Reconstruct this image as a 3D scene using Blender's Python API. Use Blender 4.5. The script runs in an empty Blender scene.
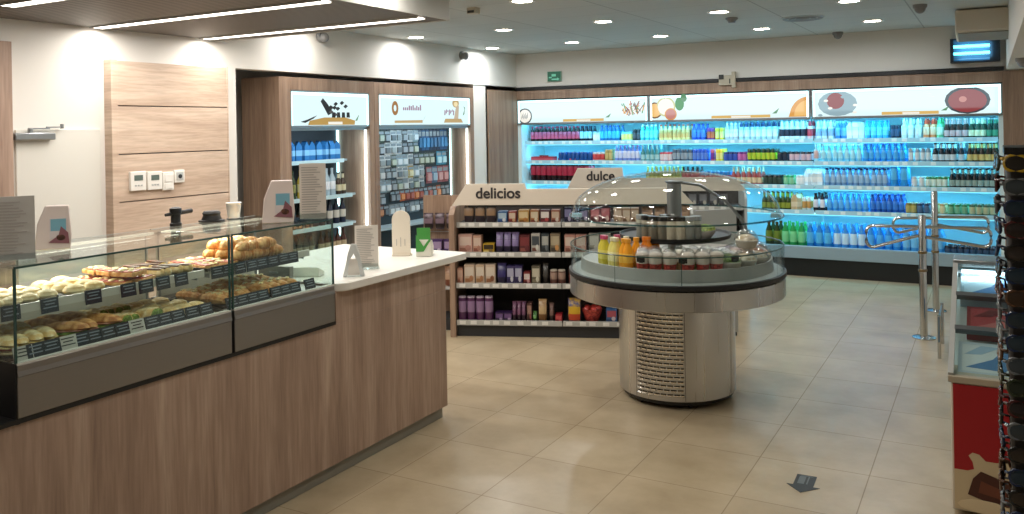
import bpy, math, random
from mathutils import Vector, Matrix
R=math.radians; PI=math.pi
random.seed(7)
sc=bpy.context.scene
COL=sc.collection
# ------------------------------------------------------------------ materials
def lin(c):
    return c/12.92 if c<=.04045 else ((c+.055)/1.055)**2.4
def hx(s):
    s=s.lstrip('#'); return tuple(lin(int(s[i:i+2],16)/255) for i in (0,2,4))+(1,)
_M={}
def mat(name,col='#808080',rough=.5,metal=0,emit=None,es=0,spec=.5,coat=0,sub=0):
    if name in _M: return _M[name]
    m=bpy.data.materials.new(name); m.use_nodes=True
    b=m.node_tree.nodes['Principled BSDF']
    b.inputs['Base Color'].default_value=hx(col); b.inputs['Roughness'].default_value=rough
    b.inputs['Metallic'].default_value=metal; b.inputs['Specular IOR Level'].default_value=spec
    b.inputs['Coat Weight'].default_value=coat
    if emit:
        b.inputs['Emission Color'].default_value=hx(emit); b.inputs['Emission Strength'].default_value=es
    m.diffuse_color=hx(col); _M[name]=m
    return m
def nodes(m):
    nt=m.node_tree; b=nt.nodes['Principled BSDF']
    def N(t,**k):
        n=nt.nodes.new(t)
        for a,v in k.items():
            if a in n.inputs: n.inputs[a].default_value=v
            else: setattr(n,a,v)
        return n
    return nt,b,N,nt.links.new
def ramp(n,stops):
    cr=n.color_ramp
    while len(cr.elements)>len(stops): cr.elements.remove(cr.elements[-1])
    while len(cr.elements)<len(stops): cr.elements.new(.5)
    for e,(p,c) in zip(cr.elements,stops): e.position=p; e.color=hx(c)
def wood(name,dark,mid,light,scale,rough=.5):
    m=mat(name,mid,rough)
    nt,b,N,L=nodes(m)
    tc=N('ShaderNodeTexCoord'); mp=N('ShaderNodeMapping'); mp.inputs['Scale'].default_value=scale
    L(tc.outputs['Object'],mp.inputs[0])
    n1=N('ShaderNodeTexNoise',Scale=1.0,Detail=8,Roughness=.62,Distortion=.35); L(mp.outputs[0],n1.inputs['Vector'])
    cr=N('ShaderNodeValToRGB'); ramp(cr,[(.3,dark),(.5,mid),(.7,light)]); L(n1.outputs[0],cr.inputs[0])
    n2=N('ShaderNodeTexNoise',Scale=9.0,Detail=3); L(mp.outputs[0],n2.inputs['Vector'])
    mx=N('ShaderNodeMixRGB',blend_type='MULTIPLY',Fac=.22); L(cr.outputs[0],mx.inputs[1])
    cr2=N('ShaderNodeValToRGB'); ramp(cr2,[(.35,'#8a7a6c'),(.6,'#ffffff')]); L(n2.outputs[0],cr2.inputs[0]); L(cr2.outputs[0],mx.inputs[2])
    L(mx.outputs[0],b.inputs['Base Color'])
    return m
W_V=wood('oak_vertical','#8a7263','#a98e7c','#bfa693',(9,9,.55))
W_H=wood('oak_horizontal','#b69d89','#cab29d','#d9c5b2',(.7,.7,9))
W_D=wood('oak_cabinet','#7c6452','#957b67','#a9917c',(11,11,.6))
WHITE=mat('white_paint','#dedad3',.75)
CEIL=mat('ceiling_tile','#b4b8b6',.7)
DOORW=mat('white_lacquer','#d6d3ca',.45)
def tiles():
    m=mat('floor_tile','#b39c78',.32)
    nt,b,N,L=nodes(m)
    tc=N('ShaderNodeTexCoord'); mp=N('ShaderNodeMapping'); S=1/.517
    mp.inputs['Scale'].default_value=(S,S,S); mp.inputs['Location'].default_value=(1.0475*S,-4.385*S,0)
    L(tc.outputs['Object'],mp.inputs[0])
    br=N('ShaderNodeTexBrick',offset=0.0,squash=1.0); br.inputs['Scale'].default_value=1
    br.inputs['Brick Width'].default_value=1; br.inputs['Row Height'].default_value=1
    br.inputs['Mortar Size'].default_value=.005; br.inputs['Mortar Smooth'].default_value=.2; br.inputs['Bias'].default_value=0
    br.inputs['Color1'].default_value=hx('#bbab8f'); br.inputs['Color2'].default_value=hx('#b3a286'); br.inputs['Mortar'].default_value=hx('#94836a')
    L(mp.outputs[0],br.inputs['Vector'])
    n=N('ShaderNodeTexNoise',Scale=3.5,Detail=5,Roughness=.6); L(tc.outputs['Object'],n.inputs['Vector'])
    cr=N('ShaderNodeValToRGB'); ramp(cr,[(.3,'#d8d2c8'),(.7,'#ffffff')]); L(n.outputs[0],cr.inputs[0])
    mx=N('ShaderNodeMixRGB',blend_type='MULTIPLY',Fac=.8); L(br.outputs[0],mx.inputs[1]); L(cr.outputs[0],mx.inputs[2])
    L(mx.outputs[0],b.inputs['Base Color'])
    mr=N('ShaderNodeMapRange'); mr.inputs[3].default_value=.3; mr.inputs[4].default_value=.6
    L(br.outputs['Fac'],mr.inputs[0]); L(mr.outputs[0],b.inputs['Roughness'])
    return m
TILE=tiles()
def ceilmat():
    nt,b,N,L=nodes(CEIL)
    tc=N('ShaderNodeTexCoord'); mp=N('ShaderNodeMapping'); mp.inputs['Scale'].default_value=(1/1.05,1/.525,1); mp.inputs['Location'].default_value=(.55,.2,0)
    L(tc.outputs['Object'],mp.inputs[0])
    br=N('ShaderNodeTexBrick',offset=0.0,squash=1.0); br.inputs['Scale'].default_value=1; br.inputs['Brick Width'].default_value=1; br.inputs['Row Height'].default_value=1
    br.inputs['Mortar Size'].default_value=.006; br.inputs['Color1'].default_value=hx('#bcbfbc'); br.inputs['Color2'].default_value=hx('#b5b9b7'); br.inputs['Mortar'].default_value=hx('#8f9391')
    L(mp.outputs[0],br.inputs['Vector']); L(br.outputs[0],b.inputs['Base Color'])
ceilmat()
def slat():
    m=mat('slatted_canopy','#8a8078',.6)
    nt,b,N,L=nodes(m)
    tc=N('ShaderNodeTexCoord'); w=N('ShaderNodeTexWave',wave_type='BANDS',bands_direction='Y',Scale=8,Distortion=0)
    L(tc.outputs['Object'],w.inputs['Vector'])
    cr=N('ShaderNodeValToRGB'); ramp(cr,[(.35,'#4c4540'),(.6,'#7a7169')]); L(w.outputs[0],cr.inputs[0]); L(cr.outputs[0],b.inputs['Base Color'])
    return m
SLAT=slat()
def steel(name,col='#b9b4ac',rough=.28,vert=True):
    m=mat(name,col,rough,1)
    nt,b,N,L=nodes(m)
    tc=N('ShaderNodeTexCoord'); mp=N('ShaderNodeMapping'); mp.inputs['Scale'].default_value=(60,60,.8) if vert else (1,1,140)
    L(tc.outputs['Object'],mp.inputs[0]); n=N('ShaderNodeTexNoise',Scale=1.0,Detail=3); L(mp.outputs[0],n.inputs['Vector'])
    mr=N('ShaderNodeMapRange'); mr.inputs[3].default_value=rough-.08; mr.inputs[4].default_value=rough+.12
    L(n.outputs[0],mr.inputs[0]); L(mr.outputs[0],b.inputs['Roughness'])
    return m
STEEL=steel('brushed_steel','#c4c5c6'); STEELP=steel('steel_panel','#96928f',.4,False)
CHROME=mat('chrome','#c4c8ca',.16,1); ALU=mat('aluminium','#a3a6a8',.35,1)
BLACK=mat('black_plastic','#121213',.45); DARK=mat('dark_grey','#2b2d30',.5); GREY=mat('grey_paint','#85898b',.5); LGREY=mat('light_grey','#b2b3b0',.45)
CREAM=mat('cream_board','#cfc4b4',.6); CORIAN=mat('white_worktop','#e6e2da',.25)
PAPER=mat('paper','#d8d0c8',.7)
def glass(name,tint='#f4faf8',refl=1.0):
    m=bpy.data.materials.new(name); m.use_nodes=True; nt=m.node_tree; nt.nodes.clear()
    o=nt.nodes.new('ShaderNodeOutputMaterial'); mx=nt.nodes.new('ShaderNodeMixShader')
    t=nt.nodes.new('ShaderNodeBsdfTransparent'); t.inputs[0].default_value=hx(tint)
    g=nt.nodes.new('ShaderNodeBsdfGlossy'); g.inputs['Roughness'].default_value=.02
    lw=nt.nodes.new('ShaderNodeLayerWeight'); lw.inputs['Blend'].default_value=.5
    pw=nt.nodes.new('ShaderNodeMath'); pw.operation='POWER'; pw.inputs[1].default_value=5; nt.links.new(lw.outputs['Facing'],pw.inputs[0])
    f=nt.nodes.new('ShaderNodeMath'); f.operation='MULTIPLY_ADD'; f.inputs[1].default_value=.95; f.inputs[2].default_value=.045; nt.links.new(pw.outputs[0],f.inputs[0])
    mu=nt.nodes.new('ShaderNodeMath'); mu.operation='MULTIPLY'; mu.inputs[1].default_value=refl
    L=nt.links.new; L(f.outputs[0],mu.inputs[0]); L(mu.outputs[0],mx.inputs[0]); L(t.outputs[0],mx.inputs[1]); L(g.outputs[0],mx.inputs[2]); L(mx.outputs[0],o.inputs[0])
    m.diffuse_color=(.8,.9,.9,.3)
    return m
GLASS=glass('clear_glass'); GEDGE=mat('glass_edge','#2f4a45',.2)
ACRYL=glass('clear_acrylic','#f6fafa',.9); CLEAR=glass('clear_plastic','#f4f5f5',.8)
CURVE=glass('curved_glass','#f2f8f8',.6)
def emi(name,col,s): return mat(name,'#000000',.5,emit=col,es=s)
LED=emi('led_white','#fff6ea',7); LEDC=emi('led_cyan','#bff4ff',5); DISC=emi('downlight_disc','#fff3df',26)
# ------------------------------------------------------------------ mesh builder
class MB:
    def __init__(s): s.v=[]; s.f=[]; s.m=[]
    def _add(s,vs,fs,m):
        o=len(s.v); s.v+= [tuple(p) for p in vs]; s.f+=[tuple(i+o for i in q) for q in fs]
        s.m+= [m]*len(fs) if isinstance(m,int) else list(m); return s
    def box(s,x0,x1,y0,y1,z0,z1,m=0):
        vs=[(x0,y0,z0),(x1,y0,z0),(x1,y1,z0),(x0,y1,z0),(x0,y0,z1),(x1,y0,z1),(x1,y1,z1),(x0,y1,z1)]
        return s._add(vs,[(0,3,2,1),(4,5,6,7),(0,1,5,4),(1,2,6,5),(2,3,7,6),(3,0,4,7)],m)
    def lathe(s,prof,n=16,m=0,c=(0,0,0),a0=0,a1=2*PI,cap=True):
        full=abs(a1-a0-2*PI)<1e-6; k=n if full else n+1
        vs=[];fs=[];ms=[]
        for r,z in prof:
            for i in range(k):
                a=a0+(a1-a0)*i/n; vs.append((c[0]+r*math.cos(a),c[1]+r*math.sin(a),c[2]+z))
        for j in range(len(prof)-1):
            mm=m if isinstance(m,int) else m[j]
            for i in range(n):
                i2=(i+1)%k; fs.append((j*k+i,j*k+i2,(j+1)*k+i2,(j+1)*k+i)); ms.append(mm)
        if full and cap:
            if prof[0][0]>1e-5: fs.append(tuple(range(k-1,-1,-1))); ms.append(m if isinstance(m,int) else m[0])
            if prof[-1][0]>1e-5:
                b=(len(prof)-1)*k; fs.append(tuple(range(b,b+k))); ms.append(m if isinstance(m,int) else m[-1])
        return s._add(vs,fs,ms)
    def tube(s,pts,r,n=8,m=0,closed=False):
        P=[Vector(p) for p in pts]; K=len(P); vs=[];fs=[]; up=None
        for i,p in enumerate(P):
            if closed: d=(P[(i+1)%K]-P[i-1])
            else: d=P[min(i+1,K-1)]-P[max(i-1,0)]
            d.normalize()
            if up is None: up=Vector((0,0,1)) if abs(d.z)<.9 else Vector((1,0,0))
            a=d.cross(up); a.normalize(); b=d.cross(a); b.normalize(); up=-b if False else up
            rr=r if not isinstance(r,(list,tuple)) else r[i]
            for j in range(n):
                t=2*PI*j/n; vs.append(p+a*rr*math.cos(t)+b*rr*math.sin(t))
        for i in range(K if closed else K-1):
            i2=(i+1)%K
            for j in range(n):
                j2=(j+1)%n; fs.append((i*n+j,i*n+j2,i2*n+j2,i2*n+j))
        if not closed: fs.append(tuple(range(n-1,-1,-1))); fs.append(tuple(range((K-1)*n,K*n)))
        return s._add(vs,fs,m)
    def prism(s,poly,axis,a,b,m=0):
        def P(u,v,w): return {'x':(w,u,v),'y':(u,w,v),'z':(u,v,w)}[axis]
        n=len(poly); vs=[P(u,v,a) for u,v in poly]+[P(u,v,b) for u,v in poly]
        fs=[tuple(range(n-1,-1,-1)),tuple(range(n,2*n))]+[(i,(i+1)%n,(i+1)%n+n,i+n) for i in range(n)]
        return s._add(vs,fs,m)
    def ell(s,c,r,m=0,n=12,k=8,bot=-1.0,jit=0,pw=1):
        vs=[];fs=[]
        for j in range(k+1):
            t=-PI/2+PI*j/k; z=max(math.sin(t),bot); q=math.cos(t)**pw if math.cos(t)>0 else 0
            for i in range(n):
                a=2*PI*i/n; g=1+jit*(random.random()-.5)
                vs.append((c[0]+r[0]*q*math.cos(a)*g,c[1]+r[1]*q*math.sin(a)*g,c[2]+r[2]*z*g))
        for j in range(k):
            for i in range(n): fs.append((j*n+i,j*n+(i+1)%n,(j+1)*n+(i+1)%n,(j+1)*n+i))
        return s._add(vs,fs,m)
    def xf(s,M,i0=0):
        for i in range(i0,len(s.v)): s.v[i]=tuple(M@Vector(s.v[i]))
        return s
    def mesh(s,name,mats,smooth=True,ang=35):
        me=bpy.data.meshes.new(name); me.from_pydata(s.v,[],s.f)
        for m in (mats if isinstance(mats,(list,tuple)) else [mats]): me.materials.append(m)
        me.polygons.foreach_set('material_index',s.m)
        if smooth:
            me.polygons.foreach_set('use_smooth',[True]*len(s.f)); me.set_sharp_from_angle(angle=R(ang))
        me.update(); return me
    def build(s,name,mats,parent=None,loc=(0,0,0),rz=0,bevel=0,smooth=True,ang=35,rot=None):
        o=bpy.data.objects.new(name,s.mesh(name,mats,smooth,ang)); COL.objects.link(o)
        o.location=loc; o.rotation_euler=rot if rot else (0,0,rz)
        if parent: o.parent=parent
        if bevel:
            b=o.modifiers.new('bevel','BEVEL'); b.width=bevel; b.segments=2; b.limit_method='ANGLE'; b.angle_limit=R(40); b.harden_normals=False
        return o
def tag(o,label,cat,group=None,kind=None):
    o['label']=label; o['category']=cat
    if group: o['group']=group
    if kind: o['kind']=kind
    return o
def thing(name,label,cat,loc=(0,0,0),rz=0,group=None):
    o=bpy.data.objects.new(name,None); o.empty_display_size=.05; COL.objects.link(o)
    o.location=loc; o.rotation_euler=(0,0,rz)
    return tag(o,label,cat,group)
def struct(o): o['kind']='structure'; return o
def dup(o,loc,rz=None,label=None,group=None,parent=None,cat=None):
    c=o.copy(); COL.objects.link(c)
    if parent is not None: c.parent=parent
    if loc is not None: c.location=loc
    if rz is not None: c.rotation_euler=(0,0,rz)
    if label: c['label']=label
    if group: c['group']=group
    for ch in list(o.children): dup(ch,None,parent=c)
    return c
def text(name,s,size,m,parent,loc,rot,width=None,ext=.002,off=0.0):
    cu=bpy.data.curves.new(name,'FONT'); cu.body=s; cu.size=size; cu.extrude=ext; cu.align_x='CENTER'; cu.align_y='CENTER'; cu.offset=off
    cu.materials.append(m); o=bpy.data.objects.new(name,cu); COL.objects.link(o); o.parent=parent; o.location=loc; o.rotation_euler=rot
    bpy.context.view_layer.update()
    if width: 
        k=width/max(o.dimensions.x,1e-4); cu.size=size*k; bpy.context.view_layer.update()
    me=bpy.data.meshes.new_from_object(o.evaluated_get(bpy.context.evaluated_depsgraph_get())); q=bpy.data.objects.new(name,me); COL.objects.link(q); q.parent=parent; q.location=loc; q.rotation_euler=rot; bpy.data.objects.remove(o)
    return q
def tickets(rng,w,step,y0,y1,z0,z1,m,parent):
    x=rng[0]; me=MB().box(0,w,y0,y1,z0,z1).mesh('price_ticket',m)
    while x<rng[1]:
        o=bpy.data.objects.new('price_ticket',me); COL.objects.link(o); o.parent=parent; o.location=(x,0,0); x+=random.choice(step)
def area(name,loc,size,power,col,rot=(0,0,0),sizey=None,shape='RECTANGLE',spread=None):
    l=bpy.data.lights.new(name,'AREA'); l.energy=power; l.color=col; l.shape=shape; l.size=size
    if sizey: l.size_y=sizey
    if spread: l.spread=spread
    o=bpy.data.objects.new(name,l); COL.objects.link(o); o.location=loc; o.rotation_euler=rot; return o
# ------------------------------------------------------------------ camera (standing height 1.7 m, looking 29 degrees left of the aisle)
cd=bpy.data.cameras.new('camera'); cam=bpy.data.objects.new('camera',cd); COL.objects.link(cam); sc.camera=cam
cd.sensor_width=36; cd.lens=850/1024*36; cd.shift_y=-129/1024; cd.clip_start=.05
cam.matrix_world=Matrix.Translation((0,0,1.7))@Matrix.Rotation(R(29.35),4,'Z')@Matrix.Rotation(R(90),4,'X')@Matrix.Rotation(-.018,4,'Z')
sc.view_settings.view_transform='Standard'; sc.view_settings.look='None'; sc.view_settings.gamma=1; sc.view_settings.use_curve_mapping=False
sc.view_settings.exposure=0.0
sc.cycles.transparent_max_bounces=40
w=bpy.data.worlds.new('world'); sc.world=w; w.use_nodes=True; w.node_tree.nodes['Background'].inputs[0].default_value=(.5,.55,.6,1); w.node_tree.nodes['Background'].inputs[1].default_value=.05
# ------------------------------------------------------------------ setting
XW=-5.42; CZ=2.66
struct(MB().box(-6.3,1.6,-2.7,10.6,-.1,0).build('floor',TILE))
struct(MB().box(-6.3,1.6,-2.7,10.6,CZ,CZ+.1).build('ceiling',CEIL))
struct(MB().box(XW-.12,XW,-2.7,5.0,0,CZ).build('wall_left',WHITE))
b=MB().box(XW-.12,XW,5.0,9.78,2.235,CZ); b.box(XW-.86,XW-.76,4.78,10.6,0,CZ); b.box(XW-.76,XW-.12,4.78,4.9,0,CZ); b.box(XW-.76,XW-.01,8.72,9.0,0,2.235)
struct(b.build('wall_left_recess',WHITE))
b=MB().box(-6.3,1.6,10.48,10.6,0,CZ); b.box(XW,1.6,9.78,10.48,2.23,CZ)
struct(b.build('wall_back',WHITE))
struct(MB().box(1.5,1.6,-2.7,10.6,0,CZ).build('wall_right',WHITE))
struct(MB().box(-6.3,1.6,-2.7,-2.6,0,CZ).build('wall_front',WHITE))
b=MB().box(.15,1.5,4.6,9.78,2.19,CZ); struct(b.build('ceiling_soffit_right',WHITE))
struct(MB().box(XW,-2.73,9.745,9.78,2.185,2.225).box(-2.53,.13,9.745,9.78,2.185,2.225).build('trim_1',BLACK))
# slatted canopy over the counter
cn=thing('slatted_canopy','dark grey slatted ceiling canopy hung above the serving counter','canopy',(-4.33,3,2.45))
MB().box(-1.085,1.09,-4.0,1.87,0,.15).build('slat_panel',SLAT,cn)
MB().box(1.09,1.105,-4.0,1.885,-.002,.21).box(-1.085,1.09,1.87,1.885,-.006,.17).build('edge_trim',mat('canopy_edge','#c3c2be',.6),cn)
MB().box(-.8,-.75,-.5,-.45,.15,.21).box(.75,.8,-.5,-.45,.15,.21).box(-.8,-.75,1.4,1.45,.15,.21).box(.75,.8,1.4,1.45,.15,.21).build('hanger',ALU,cn)
for i,(y,x0,x1) in enumerate(((2.8,-4.85,-3.3),(3.72,-5.37,-3.3),(4.65,-5.37,-3.3))):
    lab=['short white strip light in the dark slatted canopy, cut by the top picture edge','long white strip light second from the wall end of the canopy','long white strip light nearest the far edge of the slatted canopy'][i]
    t=thing('strip_light',lab,'strip light',((x0+x1)/2,y,2.4409),0,'strip lights in the canopy'); h=(x1-x0)/2
    MB().box(-h,h,-.042,.042,0,.006).build('diffuser',LED,t); MB().box(-h-.01,h+.01,-.05,-.042,-.003,.009).box(-h-.01,h+.01,.042,.05,-.003,.009).build('housing',LGREY,t)
    area('strip_lamp',((x0+x1)/2,y,2.43),x1-x0,STRIP:=21*(x1-x0)/2,(1,.955,.90),(0,0,0),.06)
# downlights; the unseen row nearest the camera is added as fill light
DX=(-5.17,-4.12,-3.07,-2.0,-.96); DY=(8.75,7.2,5.65,4.1,2.5,.9)
pl={}
for j,y in enumerate(DY):
    for i,x in enumerate(DX):
        if y<4.9 and x<-3.2: continue
        rowname=['row nearest the drinks cooler wall','row second from the drinks cooler wall','row third from the drinks cooler wall','row above the aisle before the round chiller','row','row'][j]
        cnm=['next to the snack alcoves','second from the snack alcoves','in the middle','second from the right wall','nearest the right wall'][i]
        t=thing('downlight',f'round recessed downlight {cnm}, {rowname}','ceiling light',(x,y,CZ),0,'recessed downlights in the ceiling')
        MB().lathe([(.075,-.004),(.098,-.008),(.1,-.001),(.1,0)],24,0,cap=False).build('trim_ring',mat('ring_white','#dcdcd8',.4),t)
        MB().lathe([(0,-.003),(.076,-.003)],24).build('diffuser',DISC,t)
        area('downlight_lamp',(x,y,CZ-.012),.15,(9.5,8,6.8,5.5,4.5,6)[j],((.93,.98,1),(.98,.98,.98),(1,.96,.91),(1,.95,.87),(1,.95,.87),(1,.95,.88))[j],(0,0,0),None,'DISK',R(172))
# ------------------------------------------------------------------ wall behind the counter
def wood_panel(y0,y1,grooves,label):
    t=thing('wall_panel',label,'wall panel',(XW,(y0+y1)/2,0)); h=(y1-y0)/2
    zs=[0.02]+grooves+[2.228]
    for a,b in zip(zs[:-1],zs[1:]): MB().box(.02,.08,-h+.05,h-.012,a+.004,b-.004).build('board',W_H,t,bevel=.002)
    MB().box(0.001,.02,-h+.01,h-.015,.02,2.228).build('backing',mat('groove_grey','#77787a',.5),t)
    MB().box(0,.083,-h,-h+.05,.02,2.232).box(0,.083,h-.012,h,.02,2.232).build('edge_strip',W_H,t,bevel=.002)
    return t
wood_panel(3.80,4.845,[1.225,1.563,1.906],'pale oak wall panel of stacked boards with black grooves and thermostats')
t=thing('wall_panel','pale oak panel at the left picture edge beside the door closer','wall panel',(XW,2.585,0))
MB().box(0,.07,-.55,.535,.02,2.3).build('board',W_V,t,bevel=.003); MB().box(0,.02,.535,.545,.02,2.3).build('edge_strip',W_H,t)
d=thing('door_1','white lacquered door leaf under the grey door closer','door',(XW,3.47,0)); d['kind']='structure'
MB().box(.001,.022,-.305,.285,.01,1.745).build('door_leaf',DOORW,d,bevel=.003)
dc=thing('door_closer','grey hydraulic door closer with folding arm at the top of the white door','door closer',(XW+.022,3.26,1.70))
MB().box(0,.055,-.13,.135,-.022,.024).build('body',ALU,dc,bevel=.006)
b=MB().lathe([(.016,0),(.016,.03),(.011,.034)],14,c=(.03,-.02,.02)); b.box(.018,.034,-.03,.11,.046,.056); b.box(.02,.036,.09,.2,.056,.064); b.build('arm',ALU,dc)
MB().lathe([(.012,0),(.012,.03)],12,c=(.03,.195,.05)).build('arm_shoe',ALU,dc)
SCR=mat('lcd_screen','#5c6a63',.3)
def ctrl(name,y0,y1,z0,z1,label,cat,screen=True):
    t=thing(name,label,cat,(XW+.08,(y0+y1)/2,(z0+z1)/2)); w=(y1-y0)/2;h=(z1-z0)/2
    MB().box(0,.026,-w,w,-h,h).build('casing',mat('white_plastic','#e4e0d8',.4),t,bevel=.004)
    if screen:
        MB().box(.026,.028,-w*.55,w*.55,h*.05,h*.62).build('screen',SCR,t)
        for k in range(3): MB().box(.026,.029,-w*.5+k*w*.38,-w*.5+k*w*.38+w*.22,-h*.55,-h*.38).build('button',LGREY,t)
    return t
ctrl('thermostat',3.925,4.052,1.30,1.437,'white wall thermostat with display, first from the white door','thermostat')
ctrl('thermostat',4.066,4.188,1.297,1.43,'white wall thermostat with display, next to the light switch','thermostat')
t=ctrl('light_switch',4.194,4.29,1.285,1.42,'square white light switch to the right of both thermostats','switch',False)
MB().box(.026,.031,-.034,.034,-.006,.05).build('rocker',mat('white_plastic'),t,bevel=.002); MB().box(.026,.031,-.034,.034,-.056,-.014).build('rocker',mat('white_plastic'),t,bevel=.002)
t=ctrl('wall_socket',4.298,4.388,1.335,1.43,'grey faced wall socket at the right end of the control row','socket',False)
MB().box(.026,.03,-.03,.03,-.03,.03).build('face',LGREY,t); MB().lathe([(.016,0),(.016,.003)],16).xf(Matrix.Translation((.03,0,0))@Matrix.Rotation(R(90),4,'Y')).build('socket_hole',DARK,t)
# ------------------------------------------------------------------ serving counter
CX0=-2.815
c=thing('serving_counter','long oak fronted serving counter under the glass display case and till top','counter',(CX0,2.6,0))
b=MB().box(-.85,-.002,-2.6,1.575,.07,.752); b.box(-.85,-.002,.61,1.575,.752,.915); b.build('body',W_V,c,bevel=.002)
MB().box(-.84,-.03,-2.6,1.56,0,.07).build('plinth',mat('kick_grey','#8d8a80',.4),c)
MB().box(-.6,.006,-2.6,.6,.752,.768).build('top_rail',BLACK,c)
wt=thing('worktop','white solid surface till worktop with rounded corner at the counter end','worktop',(-2.775,3.18,.91))
pol=[(-.98,1.19),(-.98,.03),(-.07,.03)]+[(-.07+.07*math.sin(a*PI/12),.1-.07*math.cos(a*PI/12)) for a in range(1,7)]+[(0,1.15)]+[(-.04+.04*math.cos(a*PI/12),1.15+.04*math.sin(a*PI/12)) for a in range(1,7)]
MB().prism(pol[::-1],'z',0,.04).build('slab',CORIAN,wt,bevel=.004)
# ------------------------------------------------------------------ refrigerated glass display case, two units
XF=-2.81; XB=-3.34
NET=mat('perforated_steel','#b9b3a6',.5,.1)
def dcase(y0,y1,label,leftend,rightend):
    t=thing('display_case',label,'display case',(XF,(y0+y1)/2,.77)); h=(y1-y0)/2-.004; D=XB-XF
    MB().box(-.02,.004,-h,h,.0,.175).build('front_panel',STEELP,t,bevel=.002)
    MB().prism([(.004,.135),(.008,.138),(-.001,.175),(-.004,.175)],'y',-h,h).build('top_bevel',STEELP,t)
    MB().box(-.025,.002,-h,h,.175,.181).build('panel_trim',mat('trim_light','#c9c6bd',.35),t)
    MB().box(D+.02,-.022,-h+.012,h-.012,0,.03).build('floor_pan',DARK,t)
    MB().box(D+.02,-.03,-h+.014,h-.014,.155,.17).build('lower_deck',STEEL,t)
    MB().box(D,D+.02,-h,h,0,.19).build('rear_wall',STEELP,t)
    # rear: perforated back, slotted
    b=MB().box(D+.018,D+.024,-h+.015,h-.015,.19,.34)
    b.build('rear_grille',NET,t)
    MB().box(D+.018,D+.024,-h+.015,h-.015,.36,.49).build('rear_door',GLASS,t)
    MB().box(-.008,-.002,-h,h,.181,.494).build('front_glass',GLASS,t)
    MB().box(D,-.002,-h,h,.494,.5).build('top_glass',GLASS,t)
    MB().box(-.009,0,-h,h,.4935,.5005).build('glass_edge',GEDGE,t)
    MB().box(D,D+.008,-h,h,.494,.5).build('rear_rail',ALU,t)
    for s in (-1,1): MB().box(-.009,-.001,s*h-.0035,s*h+.0035,.181,.494).build('glass_joint',GEDGE,t)
    if leftend:
        MB().box(D,-.01,-h-.001,-h+.005,.181,.494).build('end_glass',GLASS,t); MB().box(D,0,-h-.004,-h+.008,-.02,.18).build('end_panel',BLACK,t)
    if rightend:
        MB().box(D,-.01,h-.005,h+.001,.181,.494).build('end_glass',GLASS,t); MB().box(D,0,h-.008,h+.003,0,.18).build('end_panel',STEELP,t)
    # upper shelf
    s=MB().box(D+.03,-.15,-h+.012,h-.012,.318,.326).build('upper_shelf',GLASS,t)
    MB().box(-.152,-.144,-h+.012,h-.012,.314,.345).build('price_rail',mat('rail_white','#d0cdc4',.4),s)
    for y in (-h+.02,h-.03): MB().box(D+.03,-.17,y,y+.006,.30,.318).box(D+.024,D+.034,y,y+.008,.15,.49).build('bracket',ALU,t)
    MB().box(D+.05,D+.075,-h+.02,h-.02,.482,.492).build('lamp',emi('case_lamp','#fff0d8',3),t)
    area('case_lamp_light',(XF+D+.062,(y0+y1)/2,1.248),.02,4.2*h*2,(1,.93,.82),(0,R(-20),0),2*h-.06)
    return t
dcase(1.632,2.548,'long glass pastry display case section with brushed steel front, nearer the left picture edge',True,False)
dcase(2.556,3.196,'short glass pastry display case section next to the white till worktop',False,True)
# baked goods -------------------------------------------------------
def pm(name,a,b,sc_=40,rough=.55):
    m=mat(name,a,rough); nt,bs,N,L=nodes(m); tc=N('ShaderNodeTexCoord'); n=N('ShaderNodeTexNoise',Scale=float(sc_),Detail=4); L(tc.outputs['Object'],n.inputs['Vector'])
    cr=N('ShaderNodeValToRGB'); ramp(cr,[(.38,a),(.62,b)]); L(n.outputs[0],cr.inputs[0]); L(cr.outputs[0],bs.inputs['Base Color']); return m
CRUST=pm('golden_crust','#c07a34','#e8b878'); BUN=pm('pale_bun','#d8b06a','#f0dcae'); ROLLM=pm('baguette','#a8672c','#d9a261'); MEAT=pm('cured_meat','#7a281e','#b8543c'); SALAD=pm('salad','#3f5a1f','#8fae4e',70)
CHEESE=pm('cheese','#e8cf80','#f6ebc4'); CHOC=pm('chocolate','#3a1f14','#6a3d25'); CREAMY=pm('cream','#d2b684','#f0e0ba'); PINK=pm('ham','#d98a78','#efb9a4')
def croissant():
    P=[];rr=[]
    for i in range(13):
        u=i/12*2-1; a=u*1.25; P.append((.045*math.sin(a)*1.1,.035*(math.cos(a)-.6),.022)); rr.append((.004+.024*(1-u*u)**.7)*(1.0 if i%2 else .86))
    return MB().tube(P,rr,10)
def bun():
    return MB().lathe([(0,0),(.03,0),(.042,.008),(.045,.018),(.036,.033),(.018,.041),(0,.043)],16)
def pizza():
    b=MB(); b.prism([(-.05,-.045),(.05,-.045),(.05,.045),(-.05,.045)],'z',0,.016,0)
    b.box(-.042,.042,-.037,.037,.016,.02,1)
    for i in range(6): b.ell((random.uniform(-.034,.034),random.uniform(-.028,.028),.021),(.011,.011,.005),2,8,4)
    return b
def sandwich():
    b=MB(); b.ell((0,0,.016),(.085,.034,.016),0,14,6,-.9); b.ell((0,0,.028),(.083,.041,.007),1,14,5,jit=.25); b.ell((0,.002,.036),(.08,.038,.006),2,14,5,jit=.3); b.ell((0,0,.044),(.085,.034,.022),0,14,6,-.2); return b
def bread_roll():
    b=MB(); b.tube([(-.08,0,.022),(-.07,0,.024),(-.03,0,.028),(.03,0,.028),(.07,0,.024),(.08,0,.022)],[.006,.018,.026,.026,.018,.006],10); 
    for i in range(3): b.box(-.045+i*.035,-.03+i*.035,-.012,.012,.05,.055,1)
    return b
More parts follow.
